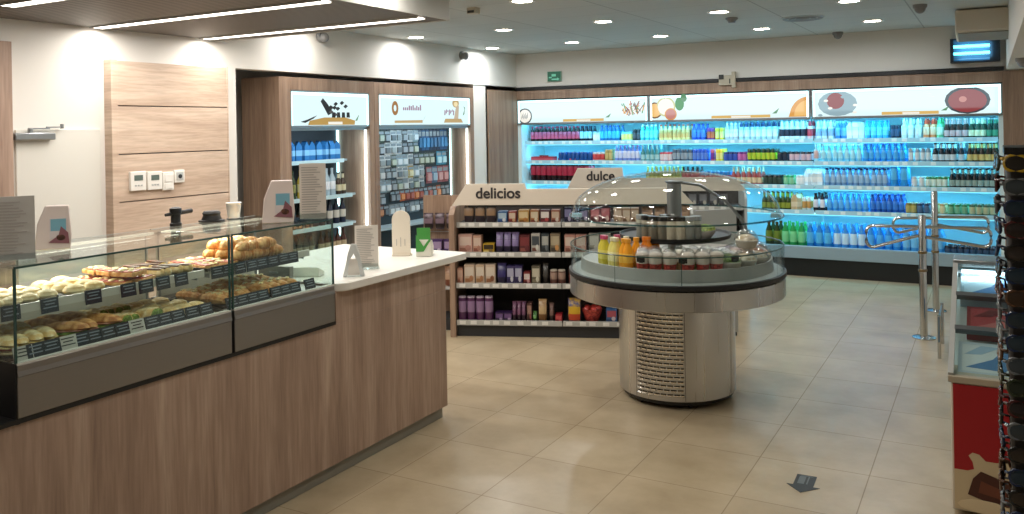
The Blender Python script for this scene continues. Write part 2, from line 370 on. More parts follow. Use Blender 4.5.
def eclair():
    b=MB(); b.tube([(-.065,0,.02),(-.055,0,.02),(.055,0,.02),(.065,0,.02)],[.008,.02,.02,.008],10); b.box(-.052,.052,-.013,.013,.034,.042,1); return b
def wrap():
    b=MB(); b.tube([(-.07,0,.026),(.05,0,.03),(.07,0,.031)],[.02,.03,.027],12); b.ell((.07,0,.031),(.012,.024,.024),1,10,6,jit=.4); return b
KIND={'croissant':(croissant,[CRUST]),'bun':(bun,[BUN]),'pizza_slice':(pizza,[CRUST,MEAT,CHEESE]),'sandwich':(sandwich,[ROLLM,SALAD,PINK]),'bread_roll':(bread_roll,[CRUST,CHEESE]),'eclair':(eclair,[BUN,CHOC]),'wrap':(wrap,[BUN,SALAD]),
 'cream_bun':(bun,[CREAMY]),'ham_roll':(sandwich,[BUN,MEAT,CHEESE])}
TRAYM=mat('black_tray','#151515',.35); CARD=mat('slate_card','#1a2634',.5); CHALK=mat('chalk','#8d97a2',.7); CARDW=mat('white_card','#cdcac2',.6)
def tray(y0,y1,x0,x1,z,label):
    t=thing('serving_tray',label,'tray',((x0+x1)/2,(y0+y1)/2,z)); w=(x1-x0)/2;h=(y1-y0)/2
    MB().box(-w,w,-h,h,0,.004).build('base',TRAYM,t)
    MB().box(-w,w,-h,-h+.005,.004,.012).box(-w,w,h-.005,h,.004,.012).box(-w,-w+.005,-h+.005,h-.005,.004,.012).box(w-.005,w,-h+.005,h-.005,.004,.012).build('lip',TRAYM,t)
def heap(kind,y0,y1,x0,x1,z,ny,nx,rz0,label,layers=1,sc_=1.0):
    fn,ms=KIND[kind]; cat=kind.replace('_',' ')
    protos=[]
    for l in range(layers):
        for i in range(ny-l):
            for j in range(nx):
                y=y0+(y1-y0)*(i+.5+l*.5)/ny; x=x0+(x1-x0)*(j+.5)/nx
                if len(protos)<2:
                    o=fn().build(kind,ms); tag(o,label,cat,f'{cat} pieces: {label}'); protos.append(o)
                else: o=dup(protos[(i+j)%2],None)
                o.location=(x+random.uniform(-.006,.006),y+random.uniform(-.006,.006),z+.0045+l*.032*sc_); o.rotation_euler=(0,0,rz0+random.uniform(-.35,.35)); g=sc_*random.uniform(.92,1.06); o.scale=(g,g,g)
UP=1.0965; LO=.9405
def stock(y0,y1,kind,ny,nx,lvl,desc,layers=1,rz=0,sc_=1.0,who=''):
    up=lvl=='u'; x0,x1=((-3.29,-2.99) if up else (-3.25,-2.90)); z=UP if up else LO
    sh='upper glass shelf' if up else 'lower deck'
    tray(y0,y1,x0,x1,z,f'black tray of {desc}, {sh} of the case')
    heap(kind,y0+.01,y1-.01,x0+.01,x1-.01,z,ny,nx,rz,f'{who or kind.replace("_"," ")} on the {sh} of the display case',layers,sc_)
stock(1.66,1.93,'cream_bun',4,3,'u','small pale buns at the left end',1,0,.8,'small pale bun')
stock(1.94,2.12,'bun',2,4,'u','golden buns beside the pale buns',1,0,.9,'golden bun')
stock(2.13,2.33,'pizza_slice',2,3,'u','red topped pizza slices',2,.1,1.0,'red topped pizza slice')
stock(2.335,2.525,'eclair',4,2,'u','chocolate eclairs and fingers',1,0,.95,'chocolate topped eclair')
stock(1.66,1.88,'ham_roll',4,2,'l','ham and cheese rolls in the corner',1,0,1.0,'pale ham roll')
stock(1.885,2.10,'sandwich',3,2,'l','salad baguettes',1,.1,1.05,'salad baguette')
stock(2.105,2.31,'wrap',4,2,'l','tortilla wraps',1,0,1.0,'rolled tortilla wrap')
stock(2.315,2.525,'bun',3,3,'l','sweet buns near the case joint',1,0,1.05,'sweet bun')
stock(2.58,2.78,'pizza_slice',2,3,'u','pizza squares in the short section',1,0,.95,'pizza square')
stock(2.785,3.06,'croissant',4,3,'u','heaped golden croissants',2,PI/2,1.15,'golden croissant')
stock(2.58,2.79,'bread_roll',4,2,'l','crusty rolls in the short section',1,.1,1.0,'crusty bread roll')
stock(2.81,3.05,'bread_roll',4,2,'l','toasted panini rolls at the right end',1,.3,1.1,'toasted panini roll')
# price cards: one build, then copies
def card(ms,name='price_card'):
    o=MB().box(-.002,.002,-.033,.033,0,.052).build(name,ms,bevel=.0)
    for k,(w,z) in enumerate(((.024,.042),(.018,.031),(.026,.019))): MB().box(.002,.0028,-w,w,z-.002,z+.002).build('text_line',CHALK if ms is CARD else DARK,o)
    return o
proto={}
def put_card(ms,y,x,z,label,grp,tilt=-.12):
    k=ms.name
    if k not in proto: o=proto[k]=tag(card(ms),label,'price card',grp)
    else: o=dup(proto[k],None,label=label,group=grp)
    o.location=(x,y,z); o.rotation_euler=(0,tilt,random.uniform(-.06,.06)); return o
ups=[1.70,1.84,2.01,2.16,2.24,2.32,2.41,2.60,2.66,2.73,2.80,2.86,2.93,3.0,3.06]
for i,y in enumerate(ups): put_card(CARD,y,-2.947,1.068,'slate price card on the rail of the upper glass shelf','slate price cards along the upper shelf')
los=[1.69,1.735,1.79,1.85,1.90,1.95,2.01,2.07,2.13,2.20,2.26,2.32,2.39,2.46,2.60,2.66,2.72,2.78,2.86,2.92,2.98,3.08]
for i,y in enumerate(los):
    wht=i in (0,3,8)
    put_card(CARDW if wht else CARD,y,-2.856,.9415,('white' if wht else 'slate')+' price card leaning behind the lower front glass',('white' if wht else 'slate')+' price cards on the lower deck',-.3)
# items standing on the case and worktop
def lines_card(name,label,cat,loc,rz,w,h,m,rows=16,tilt=0):
    t=thing(name,label,cat,loc,rz)
    MB().box(-w/2,w/2,-.003,.003,.008,h).xf(Matrix.Rotation(tilt,4,'X')).build('sheet',m,t)
    b=MB()
    for k in range(rows):
        z=.03+(h-.05)*k/(rows-1); l=w*.42*random.uniform(.55,1); b.box(-w*.42,-w*.42+2*l*.95,-.0045,-.003,z-.0022,z+.0022)
    b.xf(Matrix.Rotation(tilt,4,'X')).build('printed_lines',mat('print_grey','#aaa39d',.7),t)
    MB().box(-w/2-.004,w/2+.004,-.035,.035,0,.008).box(-w/2,w/2,-.006,-.003,0,h*.12).build('holder',ACRYL,t)
    return t
lines_card('menu_stand','grey printed menu stand at the left end of the glass case top','menu stand',(-2.93,1.70,1.271),R(60),.135,.225,mat('grey_sheet','#b9b5af',.55),18)
lines_card('menu_stand','tall white menu stand at the right end of the glass case top','menu stand',(-2.87,3.12,1.271),R(43),.125,.275,PAPER,20)
lines_card('menu_stand','white printed menu stand on the till worktop behind the leaflet holder','menu stand',(-2.96,3.63,.951),R(39),.125,.235,PAPER,20)
def pcard(label,loc,rz,h):
    t=thing('photo_stand',label,'photo stand',loc,rz); s=h/.19
    pol=[(-.072,0),(.066,0),(.072,.05),(.062,.19),(-.03,.19),(-.062,.11)]
    MB().prism([(x*s,z*s) for x,z in pol],'y',-.02,.02).build('folded_card',mat('card_pinkwhite','#e6d6d0',.55),t,bevel=.004)
    b=MB().box(-.014*s,.052*s,-.0225,-.02,.045*s,.135*s,0); b.box(-.01*s,.05*s,-.023,-.022,.08*s,.132*s,1)
    b.prism([(-.02*s,.03*s),(.062*s,.022*s),(.058*s,.07*s),(.03*s,.1*s),(.02*s,.06*s)],'y',-.024,-.022,2)
    b.ell((.03*s,-.0225,.05*s),(.02*s,.003,.015*s),3); b.build('photo',[mat('photo_white','#dcd0d0'),mat('photo_blue','#7fb4c8'),mat('photo_plum','#8c5a62'),CHOC],t)
pcard('small photo stand with blue and red picture beside the grey menu stand',(-3.12,1.965,1.271),R(57),.165)
pcard('white folded photo stand with a food picture, on the short glass case section',(-2.95,2.97,1.271),R(44),.2)
# black tampers on the rear edge of the case
t=thing('pump_dispenser','black cylinder dispenser with crossbar standing at the rear of the glass top','dispenser',(-3.325,2.69,1.271),.3)
MB().lathe([(.027,0),(.027,.012),(.022,.016),(.022,.055),(.027,.058),(.027,.082),(.015,.088)],18).build('body',BLACK,t)
MB().tube([(-.02,-.05,.055),(0,0,.058),(.02,.095,.062)],[.007,.01,.011],10).build('lever',BLACK,t)
t=thing('round_tamper','black round domed tamper lying at the rear of the glass top','tamper',(-3.325,2.9,1.271))
MB().lathe([(.045,0),(.048,.01),(.04,.03),(.044,.04),(.036,.05),(0,.053)],20).build('dome',BLACK,t); MB().lathe([(.062,0),(.062,.006),(.05,.008)],20).build('brim',BLACK,t)
t=thing('paper_cup_stack','white stack of paper cups at the rear of the short case section','cup stack',(-3.315,3.03,1.271))
b=MB()
for k in range(1): b.lathe([(.028,k*.03),(.038,k*.03+.075),(.04,k*.03+.08)],18)
b.build('cups',mat('cup_white','#e4e0d8',.5),t); MB().lathe([(.034,0),(.034,.002)],18).build('base',DARK,t)
# worktop items
t=thing('leaflet_holder','small clear leaflet holder of arched acrylic beside the menu on the worktop','leaflet holder',(-2.86,3.40,.951),R(35))
arch=[(-.055,0)]+[(-.04+.0,.06),(-.028,.12),(-.012,.165),(.012,.165),(.028,.12),(.04,.06)]+[(.055,0),(.035,0),(.02,.08),(.0,.12),(-.02,.08),(-.035,0)]
MB().prism(arch,'y',-.004,.0).build('arch',mat('frosted_acrylic','#cfd0cf',.25),t); MB().prism(arch,'y',.03,.034).build('arch',mat('frosted_acrylic'),t); MB().box(-.05,.05,-.004,.034,-.0,.006).build('base',ACRYL,t); MB().box(-.03,.03,.008,.02,.006,.09).build('leaflets',PAPER,t)
t=thing('card_terminal','white payment terminal tray lying on the worktop by the glass case end','card terminal',(-3.1,3.33,.951),R(20))
MB().prism([(-.04,0),(.04,0),(.04,.02),(-.04,.05)],'x',-.07,.07).build('body',mat('white_plastic'),t,bevel=.004); MB().box(-.05,.05,-.02,.02,.0,.0).xf(Matrix.Translation((0,0,.04))@Matrix.Rotation(R(-20),4,'X')).build('screen',DARK,t)
t=thing('paddle_sign','cream rounded paddle sign standing near the far end of the worktop','sign',(-3.07,4.09,.951),R(28))
pol=[(-.055,0),(.055,0),(.055,.215)]+[(.055*math.cos(a*PI/10),.215+.055*math.sin(a*PI/10)) for a in range(1,10)]+[(-.055,.215)]
MB().prism(pol,'y',-.008,.0).build('board',mat('cream_sign','#ddd3c3',.5),t,bevel=.002)
b=MB()
for k,(x,z0,z1) in enumerate(((-.03,.06,.1),(-.005,.055,.11),(.02,.06,.1))): b.box(x,x+.004,-.01,-.008,z0,z1)
b.build('print',mat('print_grey'),t); MB().box(-.055,.055,-.02,.05,0,.01).build('foot',mat('cream_sign'),t)
t=thing('leaflet_box','green and white leaflet box beside the cream paddle sign','leaflet box',(-2.95,4.16,.951),R(28))
MB().prism([(-.06,0),(.06,0),(.06,.05),(.0,.09),(-.06,.1)],'x',-.045,.045).build('box',mat('leaflet_white','#d9d6c9',.5),t,bevel=.002)
MB().box(-.05,.03,.02,.025,.01,.16).build('back_card',mat('leaflet_green','#3f8f3c',.5),t)
MB().prism([(-.045,.03),(.0,.03),(.045,.1),(.03,.1),(.0,.06),(-.045,.13)],'y',-.064,-.0605).build('swoosh',mat('leaflet_green'),t)
t=thing('worktop_cabinet','steel till cabinet back beside the lower deck at the case end','cabinet',(-3.25,3.235,.951)); MB().box(-.1,.12,-.015,.015,0,.06).build('body',STEELP,t,bevel=.003); MB().box(-.02,.04,-.019,-.015,.02,.03).build('handle',ALU,t)
# ------------------------------------------------------------------ snack alcoves in the left recess (two units)
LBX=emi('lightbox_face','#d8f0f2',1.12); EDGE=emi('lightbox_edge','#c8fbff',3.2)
def pic(name,col,s=.55,rough=.5): return emi('pic_'+name,col,s)
def alcove(y0,y1,label,depth):
    t=thing('display_alcove',label,'display alcove',(XW,(y0+y1)/2,0)); h=(y1-y0)/2
    MB().box(-.46,.0,-h-.14 if y0<6 else -h-.07,-h,0,2.19).build('side_panel',W_D,t,bevel=.002)
    MB().box(-.46,.0,h,h+.075,0,2.19).build('side_panel',W_D,t,bevel=.002)
    MB().box(-.46,0,-h,h,2.075,2.19).build('top_fascia',W_D,t,bevel=.002)
    MB().box(-depth-.02,-depth,-h,h,0,2.075).build('back_panel',mat('alcove_back','#1c2730',.6),t)
    MB().box(-.46,-.03,-h,h,1.71,1.735).build('header_soffit',ALU,t)
    MB().box(-depth,-.01,-h,h,0,.1).build('plinth',DARK,t)
    # backlit header
    hb=MB().box(-.05,-.012,-h+.012,h-.012,1.755,2.06).build('lightbox',LBX,t)
    MB().box(-.05,-.002,-h,-h+.012,1.735,2.075).box(-.05,-.002,h-.012,h,1.735,2.075).box(-.05,-.002,-h,h,1.735,1.755).box(-.05,-.002,-h,h,2.06,2.075).build('lightbox_frame',ALU,t)
    MB().box(-.055,-.04,h-.022,h-.002,.1,1.735).build('led_strip',LED2,t)
    MB().box(-depth,-depth+.015,h-.02,h-.004,.1,1.735).build('led_strip',LEDC,t)
    area('alcove_light',(XW-.05,y1-.03,1.1),.03,1.6,(.75,.93,1),(R(90),0,R(25)),1.1)
    area('alcove_light',(XW-.045,(y0+y1)/2,1.69),.05,2.6,(.62,.86,1),(0,R(42),0),y1-y0-.1)  # added front fill for the alcove goods, no lamp part sits here
    MB().box(-.012,-.006,-h+.012,h-.012,2.035,2.06).box(-.012,-.006,-h+.012,-h+.03,1.755,2.035).box(-.012,-.006,h-.03,h-.012,1.755,2.035).build('edge_glow',EDGE,t)  # added glowing bars imitate the brighter rim of the backlit header
    return t,hb,h
LED2=emi('led_cool','#e8fbff',3)
A1,hb1,h1=alcove(5.63,6.73,'oak snack alcove with shelves of bottles, nearer the oak wall panel',.42)
A2,hb2,h2=alcove(6.88,8.63,'oak snack alcove with a pegboard of hanging packs, beside the drinks cooler',.30)
# header pictures (faces +X, y runs right)
b=MB(); b.prism([(-.32,1.76),(.33,1.76),(.34,1.80),(.2,1.83),(-.1,1.83),(-.3,1.80)],'x',-.012,-.0105,0); b.prism([(-.05,1.765),(.15,1.765),(.15,1.79),(-.05,1.79)],'x',-.0105,-.009,3)
b.prism([(-.15,1.98),(-.12,2.01),(-.07,1.97),(.02,1.88),(-.05,1.85)],'x',-.010,-.009,1)
for k in range(9):
    y=random.uniform(-.03,.26); z=random.uniform(1.85,1.97); b.prism([(y-.03,z),(y,z-.018),(y+.035,z+.005),(y+.005,z+.022)],'x',-.009-.0002*k,-.0085,1 if k%3 else 2)
for k in range(4): b.prism([(.0+k*.07,1.83),(.05+k*.07,1.83),(.045+k*.07,1.88),(.005+k*.07,1.88)],'x',-.0095,-.0085,1)
b.prism([(-.42,1.79),(-.36,1.78),(-.25,1.82),(-.2,1.85),(-.33,1.81)],'x',-.010,-.009,1)
b.prism([(.34,1.80),(.40,1.86),(.37,1.8)],'x',-.010,-.009,4)
b.build('snack_picture',[pic('ochre','#d8ac55',.7),pic('black','#15202a',.3),pic('browngrey','#76706e',.5),pic('white','#f5f2e6',1),pic('leaf','#6fb07c',.6)],hb1)
HP=[pic('orange','#c98a3c',.6),pic('mauve','#b58aa8',.7),pic('tan','#d6b478',.75),pic('leaf','#6fb07c'),pic('skin','#d8c4a8',.8),pic('cream','#f2dfae',1)]
b=MB(); 
n=20; 
for k in range(n):
    a=2*PI*k/n;a2=2*PI*(k+1)/n
    b.prism([(-.59+.055*math.cos(a),1.93+.075*math.sin(a)),(-.59+.055*math.cos(a2),1.93+.075*math.sin(a2)),(-.59+.025*math.cos(a2),1.93+.035*math.sin(a2)),(-.59+.025*math.cos(a),1.93+.035*math.sin(a))],'x',-.011,-.009,0)
x=-.45
for hgt in (.03,.03,.03,.05,.045,.055,.03,.05,.035,.06): b.box(-.011,-.009,x,x+.02,1.91,1.91+hgt,1); x+=.034
b.build('logo_lettering',HP,hb2); b=MB(); b.prism([(-.6,1.775),(-.1,1.775),(-.1,1.805),(-.6,1.80)],'x',-.011,-.009,2); b.prism([(-.1,1.79),(-.04,1.85),(-.09,1.80)],'x',-.011,-.009,3)
b.build('ribbon_picture',HP,hb2); b=MB(); b.prism([(.32,1.775),(.72,1.775),(.68,1.82),(.35,1.82)],'x',-.011,-.009,2); b.ell((-.010,.57,2.0),(.002,.07,.05),2); b.ell((-.009,.57,1.99),(.002,.045,.03),5); b.prism([(.53,1.82),(.62,1.82),(.64,1.97),(.58,1.97)],'x',-.010,-.009,4)
for k in range(7): b.prism([(.33+.03*k,1.86+.02*(k%3)),(.35+.03*k,1.86+.02*(k%3)),(.355+.03*k,1.91+.02*(k%2)),(.335+.03*k,1.92)],'x',-.010,-.009,1)
b.prism([(.72,1.86),(.75,1.87),(.77,1.95),(.74,1.97),(.76,1.93)],'x',-.010,-.009,3)
b.build('cup_picture',HP,hb2)
# -------- bottles, cans, cartons : small goods, one mesh per look, copied
GO={}
def goodmat(c,r=.25): return mat('pack_'+c,c,r)
def bottle(kind,cols):
    key=(kind,)+tuple(cols)
    if key in GO: return GO[key]
    b=MB(); m=[goodmat(c) for c in cols]
    if kind=='p': b.lathe([(.026,0),(.031,.006),(.031,.05),(.0325,.052),(.0325,.115),(.031,.117),(.03,.14),(.013,.185),(.013,.19),(.016,.19),(.016,.21),(.0,.211)],12,[0,0,0,1,1,1,0,0,2,2,2])
    elif kind=='g': b.lathe([(.028,0),(.031,.005),(.031,.035),(.0318,.036),(.0318,.095),(.031,.096),(.03,.12),(.014,.16),(.0125,.2),(.015,.201),(.015,.215),(0,.216)],12,[0,0,0,1,1,0,0,1,0,2,2])
    elif kind=='c': b.lathe([(.024,0),(.032,.01),(.032,.03),(.0323,.031),(.0323,.1),(.032,.101),(.032,.116),(.026,.126),(.026,.122),(0,.122)],12,[2,0,0,1,1,0,0,2,2])
    elif kind=='t': b.lathe([(.022,0),(.027,.008),(.027,.04),(.0272,.041),(.0272,.115),(.027,.116),(.027,.15),(.021,.16),(.021,.156),(0,.156)],12,[2,0,0,1,1,0,0,2,2])
    elif kind=='k': b.box(-.032,.032,-.032,.032,0,.055,0).box(-.0325,.0325,-.0325,.0325,.055,.11,1).box(-.032,.032,-.032,.032,.11,.15,0).prism([(-.032,.15),(.032,.15),(.006,.19),(-.006,.19)],'y',-.032,.032,0).box(-.004,.004,-.032,.032,.19,.2,2)
    elif kind=='b': b.lathe([(.036,0),(.043,.01),(.043,.09),(.045,.092),(.045,.18),(.043,.182),(.042,.21),(.016,.28),(.016,.285),(.02,.285),(.02,.31),(0,.311)],14,[0,0,0,1,1,1,0,0,2,2,2])
    elif kind=='m': b.box(-.16,.16,-.06,.06,0,.07,0).box(-.161,.161,-.061,.061,.02,.05,1).box(-.06,.06,-.01,.01,.07,.085,2) # multipack of cans
    elif kind=='j': b.lathe([(.03,0),(.036,.006),(.036,.07),(.034,.085),(.037,.087),(.037,.105),(0,.107)],12,[0,0,1,0,2,2])
    elif kind=='w': b.lathe([(.03,0),(.036,.005),(.036,.06),(.0365,.062),(.0365,.14),(.036,.142),(.034,.17),(.014,.22),(.0145,.275),(0,.277)],12,[0,0,0,1,1,0,0,0,2])
    elif kind=='s': b.lathe([(.03,0),(.034,.005),(.034,.05),(.0345,.052),(.0345,.13),(.034,.132),(.03,.15),(.016,.165),(.02,.167),(.02,.2),(.012,.205),(.008,.225),(0,.226)],12,[0,0,0,1,1,0,0,2,2,2,2,2])
    GO[key]=b.mesh('bottle',m); return GO[key]
def good(name,kind,cols,loc,rz,label,cat,group):
    o=bpy.data.objects.new(name,bottle(kind,cols)); COL.objects.link(o); o.location=loc; o.rotation_euler=(0,0,rz); return tag(o,label,cat,group)
# ------------------------------------------------------------------ wall drinks cooler
CXL,CXR,CY=-5.4,.115,9.76
ck=thing('drinks_cooler','long open wall drinks cooler glowing cyan under the backlit fruit signs','drinks cooler',((CXL+CXR)/2,CY,0)); HX=(CXR-CXL)/2
CW=mat('cooler_white','#d9eef2',.4); CB=mat('cooler_back','#bfe6f2',.5)
MB().box(-HX,HX,.03,.70,0,.2).build('base',BLACK,ck); MB().prism([(-.0,.2),(.7,.2),(.7,.27),(.09,.27),(.06,.335),(.0,.335)],'x',-HX,HX).build('bottom_deck',mat('cooler_lip','#8fa3ad',.4),ck,bevel=.004)
MB().box(-HX,HX,.66,.70,.27,1.80).build('back_panel',CB,ck)
MB().box(-HX-.0,-HX+.05,0,.7,.27,1.8).build('side_wall',CW,ck); MB().box(HX-.04,HX,0,.7,.27,1.8).build('side_wall',CW,ck)
MB().box(-HX,HX,.03,.7,1.80,2.18).build('canopy',DARK,ck)
MB().box(-HX,HX,-.01,.03,2.07,2.18).build('fascia',W_D,ck,bevel=.002)
MB().box(-HX-.02,-HX,-.74,.7,0,2.18).build('end_panel',W_D,ck); MB().box(HX,HX+.4,-.03,.0,0,2.18).build('end_panel',W_D,ck)
BAY=[-5.4+2.7575,-3.58+2.6425,-1.63+2.6425,.115+2.6425]
BAYX=[-5.35,-3.585,-1.71,.075]
SHZ=[1.505,1.255,.99,.71]; cxm=(CXL+CXR)/2
for bi in range(3):
    x0,x1=BAYX[bi]-cxm,BAYX[bi+1]-cxm
    for z in SHZ:
        s=MB().box(x0+.006,x1-.006,.11,.65,z-.022,z-.006).build('shelf',CW,ck)
        MB().box(x0+.006,x1-.006,.098,.11,z-.03,z+.018).build('price_rail',mat('rail_clear','#a9d6e4',.3),s)
        tickets((x0+.1,x1-.12),.05,(.085,.1,.17),.0965,.0985,z-.022,z+.012,mat('ticket','#dff2f4',.5),s)
    if bi: MB().box(x0-.012,x0+.012,.6,.655,.3,1.78).build('upright',CW,ck)
LT=emi('cooler_tube','#9df0ff',4)
for zi,z in enumerate([1.795]+[q-.028 for q in SHZ]):
    yy=.02 if zi==0 else .14
    segs=[(-HX+.06,HX-.06)] if zi==0 else ([(-HX+.06,-.95)] if zi==2 else [(1.3,2.6)] if zi==3 else [(-.55,.2),(.9,1.5)] if zi==4 else [(-.75,-.05),(.15,.9)])
    for a,bb in ([segs[0]] if zi in(0,1,2,3) else segs):
        MB().box(a,bb,yy,yy+.018,z-.012,z+.004).build('light_tube',LT,ck)
    if zi: MB().box(-HX+.06,HX-.06,.1,.108,z-.010,z-.002).build('edge_light',emi('cooler_edge','#7fe4ff',1.6),ck)
    area('cooler_lamp',(cxm,CY+yy+.03,z-.016),2*HX-.15,19 if zi==0 else 13,(.14,.70,1.0),(R(28),0,0),.04)
# backlit signs above the cooler
def slice_pic(b,x,z,r,rim,inner,y=-.0115):
    b.ell((x,y,z),(r,.001,r*.98),rim,22,8); b.ell((x,y-.0008,z),(r*.84,.001,r*.82),inner,20,8)
ORA=pic('orange_slice','#e8a348',.9); ORI=pic('orange_inner','#f0bf72',1.0); RED=pic('tomato','#b2484c',.6); RIM=pic('dish','#4e5a66',.45); TAN=pic('tan_tape','#e6bb6a',.9); LEAF=pic('leaf','#6fb07c'); WHT=pic('white','#f5f2e6',1); GRY=pic('grey_swirl','#a4c4d0',.75); BRN=pic('brown_stick','#8a5a3a',.6); LIME=pic('lime','#d6d79a',.9); GRN=pic('mint','#4fa65c',.7); PNK=pic('pink','#d98f86',.8)
PM=[ORA,ORI,RED,RIM,TAN,LEAF,WHT,GRY,BRN,LIME,GRN,PNK]
for bi,(x0,x1,lab) in enumerate(((-5.385,-3.605,'backlit cooler sign with a tuft of sticks, left of the other two'),(-3.565,-1.735,'backlit cooler sign with lime, mint and an orange slice, between the other two'),(-1.69,.098,'backlit cooler sign with a red fruit in water and a round red bowl'))):
    t=thing('backlit_sign',lab,'sign',((x0+x1)/2,CY,1.75),0,'backlit signs over the drinks cooler'); h=(x1-x0)/2
    pn=MB().box(-h,h,-.01,.028,.012,.3).build('light_panel',LBX,t)
    MB().box(-h-.015,h+.015,-.02,.03,-.012,.012).box(-h-.02,-h,-.016,.03,.012,.31).box(h,h+.02,-.016,.03,.012,.31).build('frame',mat('sign_frame','#8a8f92',.35,.8),t)
    b=MB()
    if bi==0:
        slice_pic(b,-.79,.1,.105,3,6); 
        for k in range(12): b.box(-.84+.008*k,-.836+.008*k,-.0135,-.013,.06+.01*(k%3),.1+.015*(k%4),3)
        b.build('dish_picture',PM,pn); b=MB(); b.prism([(-.24,.018),(.32,.018),(.32,.05),(-.24,.05)],'y',-.0115,-.0105,4); b.prism([(-.05,.022),(.14,.022),(.14,.042),(-.05,.042)],'y',-.0125,-.0115,6); b.prism([(.34,.06),(.42,.11),(.39,.06)],'y',-.0115,-.0105,5)
        b.build('ribbon_picture',PM,pn); b=MB()
        for k in range(46):
            x=.55+random.uniform(0,.28); a=random.uniform(-.9,.9); z=random.uniform(.07,.14); q=random.uniform(.06,.14)
            b.prism([(x,z),(x+.012,z),(x+.012+q*math.sin(a),z+q*math.cos(a)),(x+q*math.sin(a),z+q*math.cos(a))],'y',-.0115-.0001*k,-.0105,random.choice((2,8,10,6,0,11)))
    elif bi==1:
        slice_pic(b,-.86,.13,.1,8,1); slice_pic(b,-.72,.17,.12,9,6,-.0125); b.ell((-.55,-.0135,.2),(.055,.001,.08),10); b.ell((-.5,-.0137,.27),(.04,.001,.05),5); slice_pic(b,-.66,.08,.075,0,11,-.014)
        b.build('lime_picture',PM,pn); b=MB(); b.prism([(-.17,.018),(.5,.018),(.5,.05),(-.17,.05)],'y',-.0115,-.0105,4); b.prism([(.06,.022),(.28,.022),(.28,.042),(.06,.042)],'y',-.0125,-.0115,6); b.prism([(.52,.06),(.6,.12),(.57,.06)],'y',-.0115,-.0105,5)
        b.build('ribbon_picture',PM,pn); b=MB()
        b.prism([(x*1.0+.93-.0,max(.018,z)) for x,z in [(-.23+.0,.018)]+[(-.02-.2*math.cos(a*PI/16)*1.0,.018+.22*math.sin(a*PI/16)) for a in range(1,9)]+[(.0,.235),(.0,.018)]],'y',-.0115,-.0105,0)
        b.prism([(.93+x,z) for x,z in [(-.17,.03)]+[(-.02-.15*math.cos(a*PI/16),.03+.17*math.sin(a*PI/16)) for a in range(1,9)]+[(-.005,.2),(-.005,.03)]],'y',-.0125,-.0115,1)
    else:
        b.ell((-.64,-.0115,.15),(.2,.001,.135),7,24,8); slice_pic(b,-.66,.18,.09,2,2,-.013)
        for k in range(10): b.ell((-.64+.18*math.cos(k),-.0135,.13+.11*math.sin(k*1.7)),(.025,.001,.014),7 if k%2 else 6,8,4)
        b.build('water_picture',PM,pn); b=MB(); b.prism([(-.2,.018),(.34,.018),(.34,.05),(-.2,.05)],'y',-.0115,-.0105,4); b.prism([(-.0,.022),(.16,.022),(.16,.042),(.0,.042)],'y',-.0125,-.0115,6); b.prism([(.36,.05),(.44,.1),(.41,.05)],'y',-.0115,-.0105,5)
        b.build('ribbon_picture',PM,pn); b=MB()
        b.ell((.60,-.0115,.15),(.205,.001,.138),3,26,8); b.ell((.60,-.0125,.145),(.175,.001,.118),2,26,8); b.ell((.56,-.0135,.16),(.035,.001,.03),11)
        for k in range(3): b.prism([(.16+.03*k,.27-.03*k),(.24+.03*k,.255-.03*k),(.25+.03*k,.25-.03*k)],'y',-.0115,-.0105,6)
    b.build('fruit_picture',PM,pn)
    MB().box(-h,h,-.014,-.010,.277,.3).box(-h,-h+.02,-.014,-.010,.012,.277).box(h-.02,h,-.014,-.010,.012,.277).build('edge_glow',EDGE,t)  # bright rim glow of the sign, put in as added emissive bars
    area('sign_glow',((x0+x1)/2,CY-.03,1.92),x1-x0-.1,4.0,(.75,.95,1),(R(90),0,0),.2)
